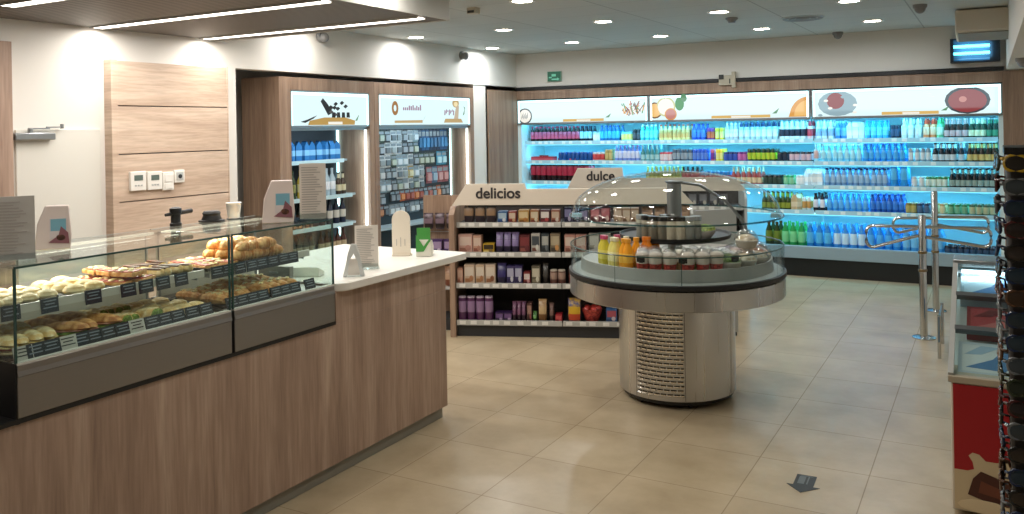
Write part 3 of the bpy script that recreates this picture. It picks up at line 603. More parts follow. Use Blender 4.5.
ROWS=[
(1.505,-5.30,-4.58,12,'p','2a1418 c85a78 b04058','dark cola bottle with pink label, top cooler shelf under the sticks picture'),
(1.505,-4.58,-4.41,3,'p','15233a 9fd4e6 20304a','dark bottle with pale blue label, top cooler shelf under the sticks picture'),
(1.505,-4.39,-4.30,2,'c','cfd6d8 e8e4e0 b9c2c6','silver white can, top cooler shelf under the sticks picture'),
(1.505,-4.30,-4.03,5,'p','1f6fb0 48b6e0 2a58a0','blue drink bottle, top cooler shelf under the sticks picture'),
(1.505,-4.01,-3.87,3,'c','7fd0d0 e6e28a b9c2c6','pale green yellow can, top cooler shelf under the sticks picture'),
(1.505,-3.86,-3.76,2,'t','2a3038 56606a c0c8cc','dark slim can, top cooler shelf under the sticks picture'),
(1.505,-3.76,-3.53,4,'p','3ac0d8 7be6f0 e8f4f4','turquoise drink bottle, top cooler shelf under the sticks picture'),
(1.505,-3.52,-3.13,7,'p','e8dc9a d8b070 b8504a','cream yellow juice bottle, top cooler shelf under the lime and mint picture'),
(1.505,-3.11,-2.94,3,'p','2a58c8 4f86e0 2040a0','royal blue bottle, top cooler shelf under the lime and mint picture'),
(1.505,-2.92,-2.84,2,'t','7a3a90 c86a4a c0c8cc','purple orange slim can, top cooler shelf under the lime and mint picture'),
(1.505,-2.83,-2.72,2,'t','e6d23a f0e890 c0c8cc','yellow slim can, top cooler shelf under the lime and mint picture'),
(1.505,-2.71,-2.56,3,'p','b8c4d0 e8eef2 e8eef2','white capped grey bottle, top cooler shelf under the lime and mint picture'),
(1.505,-2.55,-2.10,7,'s','b0d4e0 e8f6f8 30507a','pale milk drink bottle, top cooler shelf under the orange slice picture'),
(1.505,-2.09,-1.80,5,'s','dff0f4 303848 e8eef2','white bottle with dark label, top cooler shelf under the orange slice picture'),
(1.505,-1.79,-1.72,1,'s','e8c8cc c85060 c04a58','white bottle with red label, top cooler shelf under the orange slice picture'),
(1.505,-1.70,-1.50,3,'s','d8ecf4 98b8d8 e8f4f8','clear bottle with white sport cap, top cooler shelf under the red fruit picture'),
(1.505,-1.49,-1.37,2,'p','3a88d0 6fb8ea 9fe0f4','sky blue water bottle, top cooler shelf under the red fruit picture'),
(1.505,-1.36,-1.20,3,'k','e4f0f0 f4f8f6 d0e4e8','white drink carton, top cooler shelf under the red fruit picture'),
(1.505,-1.19,-0.95,4,'p','38b0e8 6fd4f4 30a8e0','bright cyan water bottle, top cooler shelf under the red fruit picture'),
(1.505,-0.93,-0.84,2,'t','1c2c44 3c5878 90a4b4','navy slim can, top cooler shelf under the red bowl picture'),
(1.505,-0.83,-0.63,3,'s','cfe6ea e4eef0 e0eaf0','clear water bottle with tall white neck, top cooler shelf under the red bowl picture'),
(1.505,-0.62,-0.49,2,'s','e89a6a f0d0b0 e0503a','orange red drink bottle, top cooler shelf under the red bowl picture'),
(1.505,-0.48,-0.43,1,'s','7ad0a0 d0f0d8 50b878','green capped bottle, top cooler shelf under the red bowl picture'),
(1.505,-0.42,-0.20,4,'g','3a2420 c8a8a8 d8c8c8','brown beer bottle with pink white label, top cooler shelf under the red bowl picture'),
(1.505,-0.19,-0.04,3,'g','2a4a3a d8dcb8 c8d0d4','green beer bottle with cream label, top cooler shelf under the red bowl picture'),
(1.505,-0.03,0.07,2,'g','1c3a30 3f8f70 c8d0d4','dark green beer bottle, top cooler shelf under the red bowl picture'),
(1.255,-5.30,-4.91,1,'m','a83a48 c85868 803038','red shrink wrapped can multipack, second cooler shelf under the sticks picture'),
(1.255,-4.89,-4.41,8,'c','1f4a90 20508f 8aa0b8','dark blue can, second cooler shelf under the sticks picture'),
(1.255,-4.40,-4.25,3,'c','c8b8b8 c84a4a b9c2c6','white can with red band, second cooler shelf under the sticks picture'),
(1.255,-4.24,-4.13,2,'t','b09a60 d0b878 b9c2c6','gold slim can, second cooler shelf under the sticks picture'),
(1.255,-4.11,-3.77,6,'p','7a90d0 d0d8f0 c0a8d8','violet water bottle, second cooler shelf under the sticks picture'),
(1.255,-3.76,-3.52,4,'g','4a8a8a a8d0d0 d8e8e8','green grey glass bottle, second cooler shelf under the sticks picture'),
(1.255,-3.51,-3.36,3,'c','b83a44 e0d0d0 b9c2c6','red and white can, second cooler shelf under the lime and mint picture'),
(1.255,-3.35,-3.11,5,'t','4a5a6a 98a4ae c0c8cc','grey slim can, second cooler shelf under the lime and mint picture'),
(1.255,-3.10,-2.92,4,'t','2f5ac0 6088d8 c0c8cc','blue slim can, second cooler shelf under the lime and mint picture'),
(1.255,-2.90,-2.83,1,'t','c05a78 7a3a90 c0c8cc','magenta slim can, second cooler shelf under the lime and mint picture'),
(1.255,-2.82,-2.74,2,'t','e6d23a f0e890 c0c8cc','yellow slim can, second cooler shelf under the lime and mint picture'),
(1.255,-2.73,-2.57,3,'c','1a2a60 3a58b0 8aa0b8','navy can, second cooler shelf under the lime and mint picture'),
(1.255,-2.56,-2.47,2,'c','6a2a70 c06aa8 8aa0b8','purple can, second cooler shelf under the orange slice picture'),
(1.255,-2.46,-2.13,6,'t','16301f b8c83a 202820','black green slim can, second cooler shelf under the orange slice picture'),
(1.255,-2.12,-2.00,2,'c','10141c 2c3444 606870','black can, second cooler shelf under the orange slice picture'),
(1.255,-1.99,-1.74,4,'c','1c2430 d8b8c0 a0a8b0','black can with pink white label, second cooler shelf under the orange slice picture'),
(1.255,-1.73,-1.66,1,'p','a8e0ee d8b0a8 e0f0f4','clear bottle with pale red label, second cooler shelf under the orange slice picture'),
(1.255,-1.65,-1.22,7,'p','7fd0ea a8e6f4 d8f4fa','pale blue clear water bottle, second cooler shelf under the red fruit picture'),
(1.255,-1.21,-0.79,7,'p','2a94e0 50b4f0 3a8ae0','strong blue water bottle, second cooler shelf under the red fruit picture'),
(1.255,-0.76,-0.54,4,'t','8aa4b0 d8e0e0 60788a','grey white slim can, second cooler shelf under the red bowl picture'),
(1.255,-0.53,-0.31,4,'g','18222c d0dce0 202c38','black beer bottle with white oval label, second cooler shelf under the red bowl picture'),
(1.255,-0.30,-0.22,1,'g','20384a c8e4f0 d8ecf4','dark bottle with white neck, second cooler shelf under the red bowl picture'),
(1.255,-0.21,0.06,5,'g','2a2418 d8c880 3a3428','brown beer bottle with yellow label, second cooler shelf under the red bowl picture'),
(0.99,-5.30,-4.45,11,'b','2a1218 a83048 c04a60','big dark cola bottle with red label, third cooler shelf under the sticks picture'),
(0.99,-3.70,-3.26,8,'g','8a8a3a c8c060 e0d8a0','yellow green juice bottle, third cooler shelf under the lime and mint picture'),
(0.99,-3.25,-3.02,4,'p','3a2028 b04a50 303030','dark red bottle, third cooler shelf under the lime and mint picture'),
(0.99,-3.01,-2.66,7,'t','2a6aa0 c0504a c0c8cc','blue red slim can, third cooler shelf under the lime and mint picture'),
(0.99,-2.65,-2.29,6,'g','a04a48 e0c8a0 c8c0b0','red juice bottle, third cooler shelf under the orange slice picture'),
(0.99,-2.28,-2.07,4,'c','12181c 3a4a40 808890','black can, third cooler shelf under the orange slice picture'),
(0.99,-2.06,-1.93,2,'c','2f8f58 8fd0a0 c0c8cc','green can, third cooler shelf under the orange slice picture'),
(0.99,-1.91,-1.83,2,'c','c8d8d8 e8f0f0 c0c8cc','pale can, third cooler shelf under the orange slice picture'),
(0.99,-1.82,-1.62,3,'k','d8eaf0 f0f6f6 c0d8e0','white milk carton, third cooler shelf under the orange slice picture'),
(0.99,-1.61,-0.96,11,'p','6f98c0 98bcd8 12285a','clear water bottle with navy cap, third cooler shelf under the red fruit picture'),
(0.99,-0.95,-0.76,2,'b','2f9ae4 58baf2 2f88e0','big bright blue water bottle, third cooler shelf under the red bowl picture'),
(0.99,-0.74,-0.60,2,'c','b8c4c4 e0e4e0 c0c8cc','silver can, third cooler shelf under the red bowl picture'),
(0.99,-0.60,-0.39,4,'c','3a7a4a d8e8d8 c0c8cc','green and white can, third cooler shelf under the red bowl picture'),
(0.99,-0.38,0.04,8,'g','141c20 98b0a8 20282c','dark wine coloured beer bottle, third cooler shelf under the red bowl picture'),
(0.71,-2.30,-1.98,6,'g','34401a 8f9a3a 4a3a18','olive green bottle, fourth cooler shelf under the orange slice picture'),
(0.71,-1.97,-1.88,2,'k','c8b088 e0d0b0 a89068','tan juice carton, fourth cooler shelf under the orange slice picture'),
(0.71,-1.86,-1.75,2,'t','d0d8d4 c89858 c0c8cc','white gold slim can, fourth cooler shelf under the orange slice picture'),
(0.71,-1.74,-1.60,2,'p','1c1418 d8d8e0 202028','black bottle with white label, fourth cooler shelf under the orange slice picture'),
(0.71,-1.59,-1.16,7,'p','3f9ae0 5fb4ee 4f9ce8','blue sparkling water bottle, fourth cooler shelf under the red fruit picture'),
(0.71,-1.15,-0.81,6,'p','1f58b0 3a80d8 1c4898','deep blue water bottle, fourth cooler shelf under the red fruit picture'),
(0.71,-0.79,-0.69,2,'c','7a6a30 b8a860 c0c8cc','gold beer can, fourth cooler shelf under the red bowl picture'),
(0.71,-0.69,-0.56,2,'c','20304a 506a8a c0c8cc','navy beer can, fourth cooler shelf under the red bowl picture'),
(0.71,-0.55,-0.41,2,'c','a88a58 d8c898 c0c8cc','tan beer can, fourth cooler shelf under the red bowl picture'),
(0.71,-0.40,-0.21,3,'c','2f6a40 78b088 c0c8cc','green beer can, fourth cooler shelf under the red bowl picture'),
(0.71,-0.20,0.04,4,'c','36503a b8b890 a0a8a0','olive beer can, fourth cooler shelf under the red bowl picture'),
(0.3,-2.26,-2.09,2,'b','2a3a1a 6a7a2a 4a3a18','big dark olive bottle, bottom cooler shelf under the orange slice picture'),
(0.3,-2.08,-1.82,3,'b','2f9a50 7fd090 38a860','big green soda bottle, bottom cooler shelf under the orange slice picture'),
(0.3,-1.81,-1.54,3,'b','2a84d0 58b8e8 4fb8e0','big blue soda bottle, bottom cooler shelf under the orange slice picture'),
(0.3,-1.53,-1.19,4,'b','3f94e0 c8e4f4 3f94e0','big blue water bottle with white label, bottom cooler shelf under the red fruit picture'),
(0.3,-1.18,-0.84,4,'b','2a90e8 50b0f4 58b8f0','big clear blue water bottle, bottom cooler shelf under the red fruit picture'),
(0.3,-0.83,-0.44,5,'b','4aa0e0 78c4ee 3a88d0','big light blue water bottle, bottom cooler shelf under the red bowl picture'),
(0.3,-0.43,0.03,8,'c','142030 3a5068 808890','small dark can, bottom cooler shelf under the red bowl picture'),
]
BACK=[]
CATN={'c':'can','t':'can','k':'carton','m':'can pack'}
for z,x0,x1,n,k,cols,lab in ROWS:
    nm=CATN.get(k,'bottle').replace(' ','_'); nm={'bottle':'drink_bottle','can':'drink_can','carton':'drink_carton','can_pack':'can_multipack'}[nm]
    for i in range(n):
        x=x0+(x1-x0)*(i+.5)/n
        q=good(nm,k,cols.split(),(x+random.uniform(-.003,.003),9.915+random.uniform(0,.012) if z>.5 else 9.90,(z-.006) if z>.5 else .27),random.uniform(0,6) if k!='m' else 0,lab,CATN.get(k,'bottle'),'goods: '+lab); q.scale=(.89,.89,1.0) if k!='m' else (1,1,1)
        if k not in 'm': BACK.append((q.data,x+.02,10.03 if k!='b' else 10.02,q.location.z,q.scale[0],q.scale[2]))
vs=[];fs=[];mi=[];ms={}
for me,x,y,z,s,sz in BACK:
    o=len(vs); vs+=[(x+v.co.x*s,y+v.co.y*s,z+v.co.z*sz) for v in me.vertices]
    for p in me.polygons:
        fs.append(tuple(i+o for i in p.vertices)); mi.append(ms.setdefault(me.materials[p.material_index],len(ms)))
me=bpy.data.meshes.new('stock_row'); me.from_pydata(vs,[],fs)
for m in ms: me.materials.append(m)
me.polygons.foreach_set('material_index',mi); me.polygons.foreach_set('use_smooth',[True]*len(fs)); me.set_sharp_from_angle(angle=R(35)); me.update()
o=bpy.data.objects.new('drink_bottle_stock',me); COL.objects.link(o); tag(o,'second rows of bottles and cans behind the front row in the drinks cooler','drinks',kind='stuff')
# ---- alcove goods
for z,zw in ((1.42,.36),(1.08,.32),(.80,.34),(.5,.35)):
    s=MB(); d=-.10 if z!=1.42 else -.2
    pol=[(-.41,-h1+.005),(d,-h1+.005)]+[(d,h1-.16)]+[(d-.12+.12*math.cos(a*PI/12),h1-.16+.12*math.sin(a*PI/12)) for a in range(1,7)]+[(-.41,h1-.04)]
    s.prism(pol,'z',z-.016,z).build('shelf',mat('alcove_shelf','#9fb4bc',.3),A1)
    b=MB().box(d,d+.006,-h1+.01,h1-.17,z-.03,z+.008).build('shelf_lip',mat('alcove_lip','#b8d4da',.3),A1)
def arow(z,x,y0,y1,n,kind,cols,lab,nm='drink_bottle',cat='bottle',sz=1):
    for i in range(n):
        o=good(nm,kind,cols,(x,y0+(y1-y0)*(i+.5)/n,z),random.uniform(0,6),lab,cat,'goods: '+lab); o.scale=(sz,sz,sz)
arow(1.42,-5.70,5.68,6.6,10,'k',('2f6fa8','7fb4d8','264a70'),'blue carton on the highest alcove shelf under the snack header sign','drink_carton','carton',.95)
arow(1.08,-5.60,5.68,5.86,2,'w',('2a3a20','8a8a50','30404a'),'dark green wine bottle at the left of the lit alcove shelf',sz=.95)
arow(1.08,-5.60,5.88,6.06,2,'w',('d0b850','e0d8a0','a08a30'),'yellow liqueur bottle on the lit alcove shelf beside the wine',sz=.95)
arow(1.08,-5.60,6.08,6.4,4,'w',('9fb0b8','d8dce0','c0c8d0'),'clear spirit bottle with white label on the lit alcove shelf',sz=.95)
arow(1.08,-5.60,6.42,6.55,2,'g',('3a2a1c','c8c0a0','2a2a2a'),'small brown bottle at the right of the lit alcove shelf')
arow(.80,-5.60,5.68,5.95,3,'w',('18201c','4a3a34','282828'),'black wine bottle at the left of the second lit alcove shelf',sz=.92)
arow(.80,-5.60,5.97,6.25,3,'w',('3a1c20','a8a090','402028'),'dark red wine bottle in the middle of the second lit alcove shelf',sz=.92)
arow(.80,-5.60,6.27,6.55,3,'w',('20283a','c8c8c0','303a48'),'navy bottle with pale label at the right of the second lit alcove shelf',sz=.92)
arow(.50,-5.60,5.68,6.1,5,'w',('2a3428','8f8a70','383838'),'green wine bottle on the lowest visible alcove shelf, left half',sz=.9)
arow(.50,-5.60,6.15,6.55,5,'w',('4a2a20','b8a888','382018'),'brown wine bottle on the lowest visible alcove shelf, right half',sz=.9)
# pegboard packs (each: card, blister, hook)
def pack(w,h,c1,c2):
    b=MB().box(-.004,.0,-w/2,w/2,-h,0,0); b.box(0,.018,-w*.36,w*.36,-h*.85,-h*.4,1); b.box(0,.002,-w*.42,w*.42,-h*.32,-h*.1,2); b.tube([(-.02,0,-.006),(.05,0,-.006),(.056,0,.004)],.0022,6,3)
    return b.mesh('blister_pack',[goodmat(c1,.5),goodmat(c2,.3),goodmat('8a949a'),ALU])
PK=[('white','c8ced0','9aa4a8'),('grey','8a959a','cfd4d4'),('black','2a2e32','a0a8ae'),('pale blue','8fa8b4','d8e0e4'),('dark green','3f5448','b8c0b0'),('white','d0d4d4','707a80')]
mz={}
def packrow(z,y0,y1,cols,rowname,w=.1,h=.134,names=None,x=-5.7035):
    y=y0
    while y<y1:
        nm,c1,c2=random.choice(cols); key=(nm,c1,w,h)
        if key not in mz: mz[key]=pack(w,h,c1,c2)
        o=bpy.data.objects.new('blister_pack',mz[key]); COL.objects.link(o); o.location=(x,y,z); lab=f'{nm} blister pack hanging on the alcove pegboard, {rowname}'
        tag(o,lab,'pack','goods: '+lab); y+=w+.004
packrow(1.70,6.96,7.9,PK,'top row'); packrow(1.70,7.98,8.56,[('long blue','28507a','4f8ab8'),('long navy','1c304c','3a6a90')],'top row at the right',.07,.24)
packrow(1.565,6.96,7.9,PK,'second row from the top'); packrow(1.43,6.96,8.25,PK,'third row from the top'); packrow(1.44,8.36,8.55,[('cyan','3f90b0','b8e0ea')],'right end beside the led strip',.1,.16)
packrow(1.295,6.96,8.05,PK+[('yellow','b8a05a','e0d8b0')],'fourth row from the top'); packrow(1.265,8.15,8.5,[('red pink','9a5a60','c89a98'),('steel blue','4a6a88','98b0c0')],'fourth row at the right',.11,.19)
packrow(1.16,6.96,8.05,PK,'fifth row from the top'); packrow(1.025,6.96,7.35,PK[:3],'sixth row at the left')
packrow(1.04,7.45,8.53,[('orange','b8582a','d8905a'),('red brown','7a3428','b0604a'),('black','22262a','8a9298')],'orange row',.085,.13)
packrow(.89,6.96,8.53,[('dark','2a2c30','6a7076'),('grey','7a858a','cfd4d4'),('rust','8a4a2c','c08860')],'lowest visible row',.09,.12)
pg=MB().box(-.30,-.292,-h2+.01,h2-.01,.3,1.71).build('pegboard',mat('pegboard','#232c33',.5),A2)
b=MB().box(-.292,-.06,-h2+.005,h2-.005,.66,.68).build('shelf',mat('alcove_shelf'),A2)
# ------------------------------------------------------------------ sweet shelves (gondolas)
def textcol(): return mat('sign_letter','#2e2a2a',.5)
def gondola(label,loc,rz,bays,L,text_s,tab,tx,tw,wing,htop=1.245):
    t=thing('shelf_unit',label,'shelf unit',loc,rz)
    MB().box(0,L,.02,.5,0,.115).build('base',DARK,t,bevel=.003); MB().box(0,L,.46,.5,.115,1.06).build('back_panel',mat('gondola_back','#3a3634',.6),t)
    MB().prism([(-.03,0),(.5,0),(.5,1.06),(.06,1.06),(-.03,1.0)],'x',-.045,-.0).build('side_panel',W_D,t,bevel=.002)
    MB().prism([(-.01,0),(.5,0),(.5,1.06),(.06,1.06),(-.01,1.0)],'x',L,L+.02).build('side_panel',LGREY,t,bevel=.002)
    for z,d in ((.915,.06),(.675,.03),(.425,.01),(.125,0)):
        x0=0
        for bx in bays:
            s=MB().box(x0+.004,bx-.004,d,.46,z-.018,z).build('shelf',DARK,t); MB().box(x0+.004,bx-.004,d-.012,d,z-.028,z+.014).build('price_rail',mat('rail_grey','#a9a8a2',.4),s)
            tickets((x0+.03,bx-.07),.05,(.075,.09,.11),d-.0145,d-.012,z-.02,z+.008,mat('ticket_paper','#d3d2cb',.6),s); x0=bx
    for bx in bays[:-1]: MB().box(bx-.012,bx+.012,.44,.46,.115,1.06).build('upright',BLACK,t)
    h=MB().prism([(-.03,1.07),(L+.03,1.07),(L-.09,1.2),(tab+.012,1.2),(tab,htop),(.09,htop)],'y',.05,.075).build('header_board',CREAM,t,bevel=.002)
    text('header_lettering',text_s,.12,textcol(),h,(tx,.047,htop-.08),(R(90),0,0),tw,.0015,.0028)
    MB().box(.1,L-.1,.075,.11,1.05,1.08).build('header_bracket',DARK,t)
    return t
GA=(-3.835,5.834,0); GR=math.atan2(6.317-5.834,-2.616+3.835)
ga=gondola('wood ended sweets shelf under the cream delicios header board',GA,GR,(.87,1.9),1.9,'delicios',.575,.355,.37,True)
MB().prism([(1.92,0.0),(2.27,.17),(2.26,.19),(1.91,.02)],'z',.03,1.02).build('end_wing',mat('wing_grey','#a5a6a2',.45),ga); MB().prism([(1.93,0.01),(2.26,.172),(2.25,.188),(1.92,.022)],'z',0,.03).build('wing_plinth',DARK,ga)
cg,sg_=math.cos(GR),math.sin(GR)
gb=gondola('shelf under the cream dulce header board, behind the delicios shelf',(-3.545,7.385,0),GR,(.8,1.65),1.65,'dulce',.52,.31,.27,False,1.30)
def dk(q,f=.8): return ''.join('%02x'%int(int(q[i:i+2],16)*f) for i in (0,2,4))
def box_item(w,d,h,c):
    b=MB(); b.box(-w/2,w/2,0,d,0,h,0); b.box(-w*.42,w*.42,-.0012,0,h*.42,h*.88,1); b.box(-w*.42,w*.1,-.0012,0,h*.12,h*.3,2); b.ell((w*.18,-.001,h*.3),(w*.2,.0015,h*.16),3,10,6); return b.mesh('sweet_box',[goodmat(dk(q),.4) for q in c])
def bag_item(w,d,h,c):
    b=MB(); vs=[];n=10;rows=[(0,.75,.7),(.08,.95,1),(.35,1,1.05),(.65,.98,.85),(.88,.95,.35),(.93,1.0,.06),(1,1.0,.05)]
    for zf,wf,df in rows:
        for i in range(n):
            a=2*PI*i/n; cx=math.copysign(abs(math.cos(a))**.6,math.cos(a)); sy=math.copysign(abs(math.sin(a))**.6,math.sin(a))
            vs.append((cx*w/2*wf,d/2+sy*d/2*df,zf*h))
    fs=[];ms=[]
    for j in range(len(rows)-1):
        for i in range(n):
            fs.append((j*n+i,j*n+(i+1)%n,(j+1)*n+(i+1)%n,(j+1)*n+i)); ms.append(1 if (j in(2,) and i in (6,7,8)) else 2 if j==1 and i in(6,7,8) else 0)
    fs.append(tuple(range(n-1,-1,-1)));ms.append(0); b._add(vs,fs,ms); return b.mesh('sweet_bag',[pm('wrap_'+c[0]+c[1],'#'+dk(c[0]),'#'+dk(c[1]),28,.3),goodmat(dk(c[1]),.3),goodmat(dk(c[2]),.3)])
def can_item(w,d,h,c):
    r=w/2; b=MB().lathe([(r*.85,0),(r,.006),(r,h*.35),(r*1.01,h*.36),(r*1.01,h*.8),(r,h*.81),(r,h-.012),(r*.9,h),(0,h)],14,[0,0,0,1,1,0,2,2],c=(0,r,0)); return b.mesh('sweet_tin',[goodmat(dk(q),.3) for q in c])
GI={}
def put(loc0,rz,s,dy,z,kind,w,d,h,cols,lab,nm,cat,grp=None):
    key=(kind,w,d,h,cols)
    if key not in GI: GI[key]={'b':box_item,'g':bag_item,'t':can_item}[kind](w,d,h,cols.split())
    c,s_=math.cos(rz),math.sin(rz)
    o=bpy.data.objects.new(nm,GI[key]); COL.objects.link(o); o.location=(loc0[0]+c*s-s_*dy,loc0[1]+s_*s+c*dy,z); o.rotation_euler=(0,0,rz); return tag(o,lab,cat,grp)
Z4=[.915,.675,.425,.125]
def S(px): return (px-457)*.00818
ITEMS=[ # shelf, px0, px1, n, kind, h, colours, description
(0,464,498,3,'g',.19,'4a3830 a08060 2a2028','dark brown chocolate bag'),(0,499,509,1,'b',.10,'3a6aa0 b8d0e0 2a4a80 e0e4e8','small blue box'),(0,510,518,1,'b',.10,'a04038 e0c8b0 701c20 d8b080','small red box'),
(0,520,531,1,'b',.11,'c89a50 e8d0a0 8a5a28 b87838','small gold box'),(0,532,541,1,'b',.11,'b87a40 e8d8b8 803a28 f0e0c0','small orange box'),(0,542,552,1,'b',.11,'5a1c24 f0e8e0 8a2c34 c04a4a','small dark red box'),(0,553,562,1,'b',.11,'a86a50 d8c0a8 702c20 e8d8c8','small rust box'),
(1,459,474,1,'b',.155,'d8a898 ecd0c0 a06858 c89080','large pink box'),(1,474,483,1,'b',.145,'d0a088 e8ccb8 985848 c08870','narrow pink box'),(1,484,496,1,'b',.08,'c8a02c 3a2c14 e8d080 8a6a20','low yellow box'),(1,497,521,3,'g',.17,'3a2c54 8a78a8 241c38','purple sweets bag'),
(1,521,532,1,'b',.15,'5a2024 8a3a3c a05a50 703034','dark red box'),(1,533,542,1,'b',.16,'c8c4b8 4a5258 7a4a3c e0dcd0','white topped grey box'),(1,543,551,1,'b',.16,'3a4448 b8b8b0 20282c 70787c','slate box'),(1,552,562,1,'b',.16,'8a7a60 c8b898 4a4034 e0a060','khaki box'),
(2,458,464,1,'b',.13,'c89078 e0b8a0 a06048 d8a890','pink brown box'),(2,465,476,1,'b',.16,'d8bca0 ecdcc8 a87048 b88058','beige box with brown picture'),(2,476.5,486,1,'b',.16,'d4b89c ecdcc8 b08050 b88058','beige box'),(2,486.5,497,1,'b',.16,'dcc4ac ecdcc8 a06a44 905a3c','beige box with dark picture'),
(2,498,508,1,'g',.17,'241f4a 3a3470 1a1638','navy sweets bag'),(2,508,524,2,'b',.15,'40386a b8b8d0 2a2450 d8d8e0','blue white box'),(2,525,532,1,'b',.10,'8a3434 e8d8d0 5a2024 d8a0a0','small red white box'),(2,533,542,1,'b',.15,'6a6250 d8d0b8 8a8268 e8e0c8','grey box with cream foot'),(2,544,550,1,'g',.17,'2a2826 4a4642 1c1a18','black sweets bag'),(2,551,567,2,'t',.12,'6a4038 b89888 d8ccb8','brown and cream tin'),
(3,458,494,4,'t',.20,'5a2c5a a888b0 c8b8c8','purple sweets tube'),(3,496,513,2,'b',.07,'3a2450 7a5890 241838 b8a0c0','low purple box'),(3,513,527,3,'g',.16,'4a2c48 8a5a78 2a1828','plum sweets bag'),(3,528,533,1,'b',.15,'5a3a34 b08878 3a2420 a05050','tall brown box'),(3,533.5,538,1,'g',.08,'3f7a38 7ab060 2a5828','small green bag'),(3,539,548,1,'g',.18,'a87a48 d8b888 7a5028','tan tall bag'),(3,550,555,1,'g',.15,'4a3838 8a6a60 2c2020','grey brown bag'),(3,556,563,1,'b',.06,'b02c34 e05a5a 801c24 d84a50','low red box'),
(3,568,582,1,'g',.19,'2a3a80 e8b830 d04a28','blue crisps bag with yellow blaze'),(3,606,617,1,'b',.11,'3a6aa0 c05a6a 284a78 e0d0d8','blue and pink box'),(3,622,640,2,'g',.17,'8a3a34 d8a890 602424','red sweets bag'),
(0,566,590,3,'b',.13,'2c2c50 8a88b0 1c1c38 b8b0c8','indigo box'),(0,592,612,2,'b',.14,'7a2430 c87880 501820 e0c0b8','crimson box'),(0,615,640,3,'b',.12,'b89878 e0d0b8 806048 d8c0a0','sand box'),(0,642,690,4,'g',.14,'6a4a38 b89878 402c20','brown praline bag'),
(1,566,588,2,'b',.15,'c89080 e8d0c0 905848 d8b0a0','salmon box'),(1,590,612,2,'b',.16,'a8a090 d8d4c8 70685c e0d8c8','stone grey box'),(1,614,640,3,'g',.15,'8a2c34 d89080 5a1c20','red praline bag'),(2,570,590,2,'b',.14,'6a3028 b87868 401c18 d8b8a8','maroon box'),(2,592,618,3,'b',.15,'b8a890 e0d8c8 786850 c8a888','oat box')]
RN=['top','second','third','bottom']
for sh,a,b_,n,k,h,cols,desc in ITEMS:
    sp=(S(b_)-S(a))/n; d={'b':.1,'g':.08,'t':0}[k]; dz=(.06,.03,.01,0)[sh]
    nm={'b':'sweet_box','g':'sweet_bag','t':'sweet_tin'}[k]
    lab=f'{desc} on the {RN[sh]} shelf of the delicios unit'
    for i in range(n): put(GA,GR,S(a)+sp*(i+.5),dz+.012,Z4[sh],k,round(sp*.94,4),d,h,cols,lab,nm,nm.split('_')[1],('goods: '+lab) if n>1 else None)
# red gift basket
t=thing('gift_basket','red heart trimmed gift basket on the bottom shelf beside the crisps bag','basket',(GA[0]+cg*S(592)-sg_*.09,GA[1]+sg_*S(592)+cg*.09,.125),GR)
MB().lathe([(.05,0),(.075,.06),(.085,.1),(.08,.1),(.07,.06),(.045,.008)],18).build('basket',pm('red_weave','#7a1c1c','#c04a3c',60),t)
b=MB()
for k in range(5): b.ell((.05*math.cos(k*1.26),.05*math.sin(k*1.26),.1),(.03,.03,.022),0,10,6,jit=.2)
b.build('sweets',mat('sweets_red','#a8342c',.3),t)
MB().tube([(.08*math.cos(a*PI/10),0,.1+.06*math.sin(a*PI/10)) for a in range(11)],.004,6).build('handle',mat('basket_dark','#3a1614',.5),t)
# dulce goods visible through the dome
RZ=GR; GB=(-3.545,7.385,0)
for sh,h,rows_ in ((0,.14,(('olive',.0,.35,4,'7a7a48 c8c090 505028'),('rust',.36,.8,5,'9a5a40 d8a888 683020'),('slate',.82,1.5,7,'5a5a64 a8a8b0 38383f'))),(1,.15,(('cocoa',.0,.7,7,'5a4034 a88a70 38241c'),('sand',.72,1.5,8,'b09878 d8c8a8 786048')))):
    for cn_,a,b_,n,cols in rows_:
        for i in range(n): put(GB,RZ,a+(b_-a)*(i+.5)/n+.02,.1,Z4[sh],'g' if cn_ in('olive','rust','cocoa') else 'b',.08,.08,h,cols+' e0d8c8',f'{cn_} coloured pack on the {RN[sh]} shelf of the dulce unit',('sweet_bag' if cn_ in('olive','rust','cocoa') else 'sweet_box'),'pack',f'goods: {cn_} packs on the {RN[sh]} shelf of the dulce unit')
# small promo stand between counter end and sweets shelf
t=thing('promo_stand','narrow oak promo stand with hanging packets between the worktop end and delicios shelf','stand',(-4.12,5.95,0),GR)
MB().box(-.16,.16,.28,.3,0,1.12).build('back_panel',W_D,t); MB().box(-.16,.16,0,.3,0,.1).build('base',DARK,t)
for z in (.62,.35): MB().box(-.16,.16,.04,.28,z-.015,z).build('shelf',LGREY,t)
MB().box(-.14,.14,.25,.256,.95,.956).box(-.14,.14,.25,.256,.8,.806).build('hook_rail',ALU,t)
PSL=(-4.12,5.95,0)
for i in range(3): put(PSL,GR,-.1+.1*i,.1,.62,'b',.085,.08,.13,'4a2c70 b8a0c8 2a1848 d8c8e0','purple box on the promo stand beside the delicios shelf','sweet_box','box','goods: purple boxes on the promo stand')
for i in range(3): put(PSL,GR,-.1+.1*i,.1,.35,'g',.09,.08,.17,'c08a68 e0b898 884c34','tan bag on the lower promo stand shelf','sweet_bag','bag','goods: tan bags on the promo stand')
for i in range(3): put(PSL,GR,-.1+.1*i,.21,.83,'g',.085,.03,.14,'3a2c34 8a7480 241c20','dark packet hanging on the promo stand','sweet_bag','bag','goods: dark packets on the promo stand')
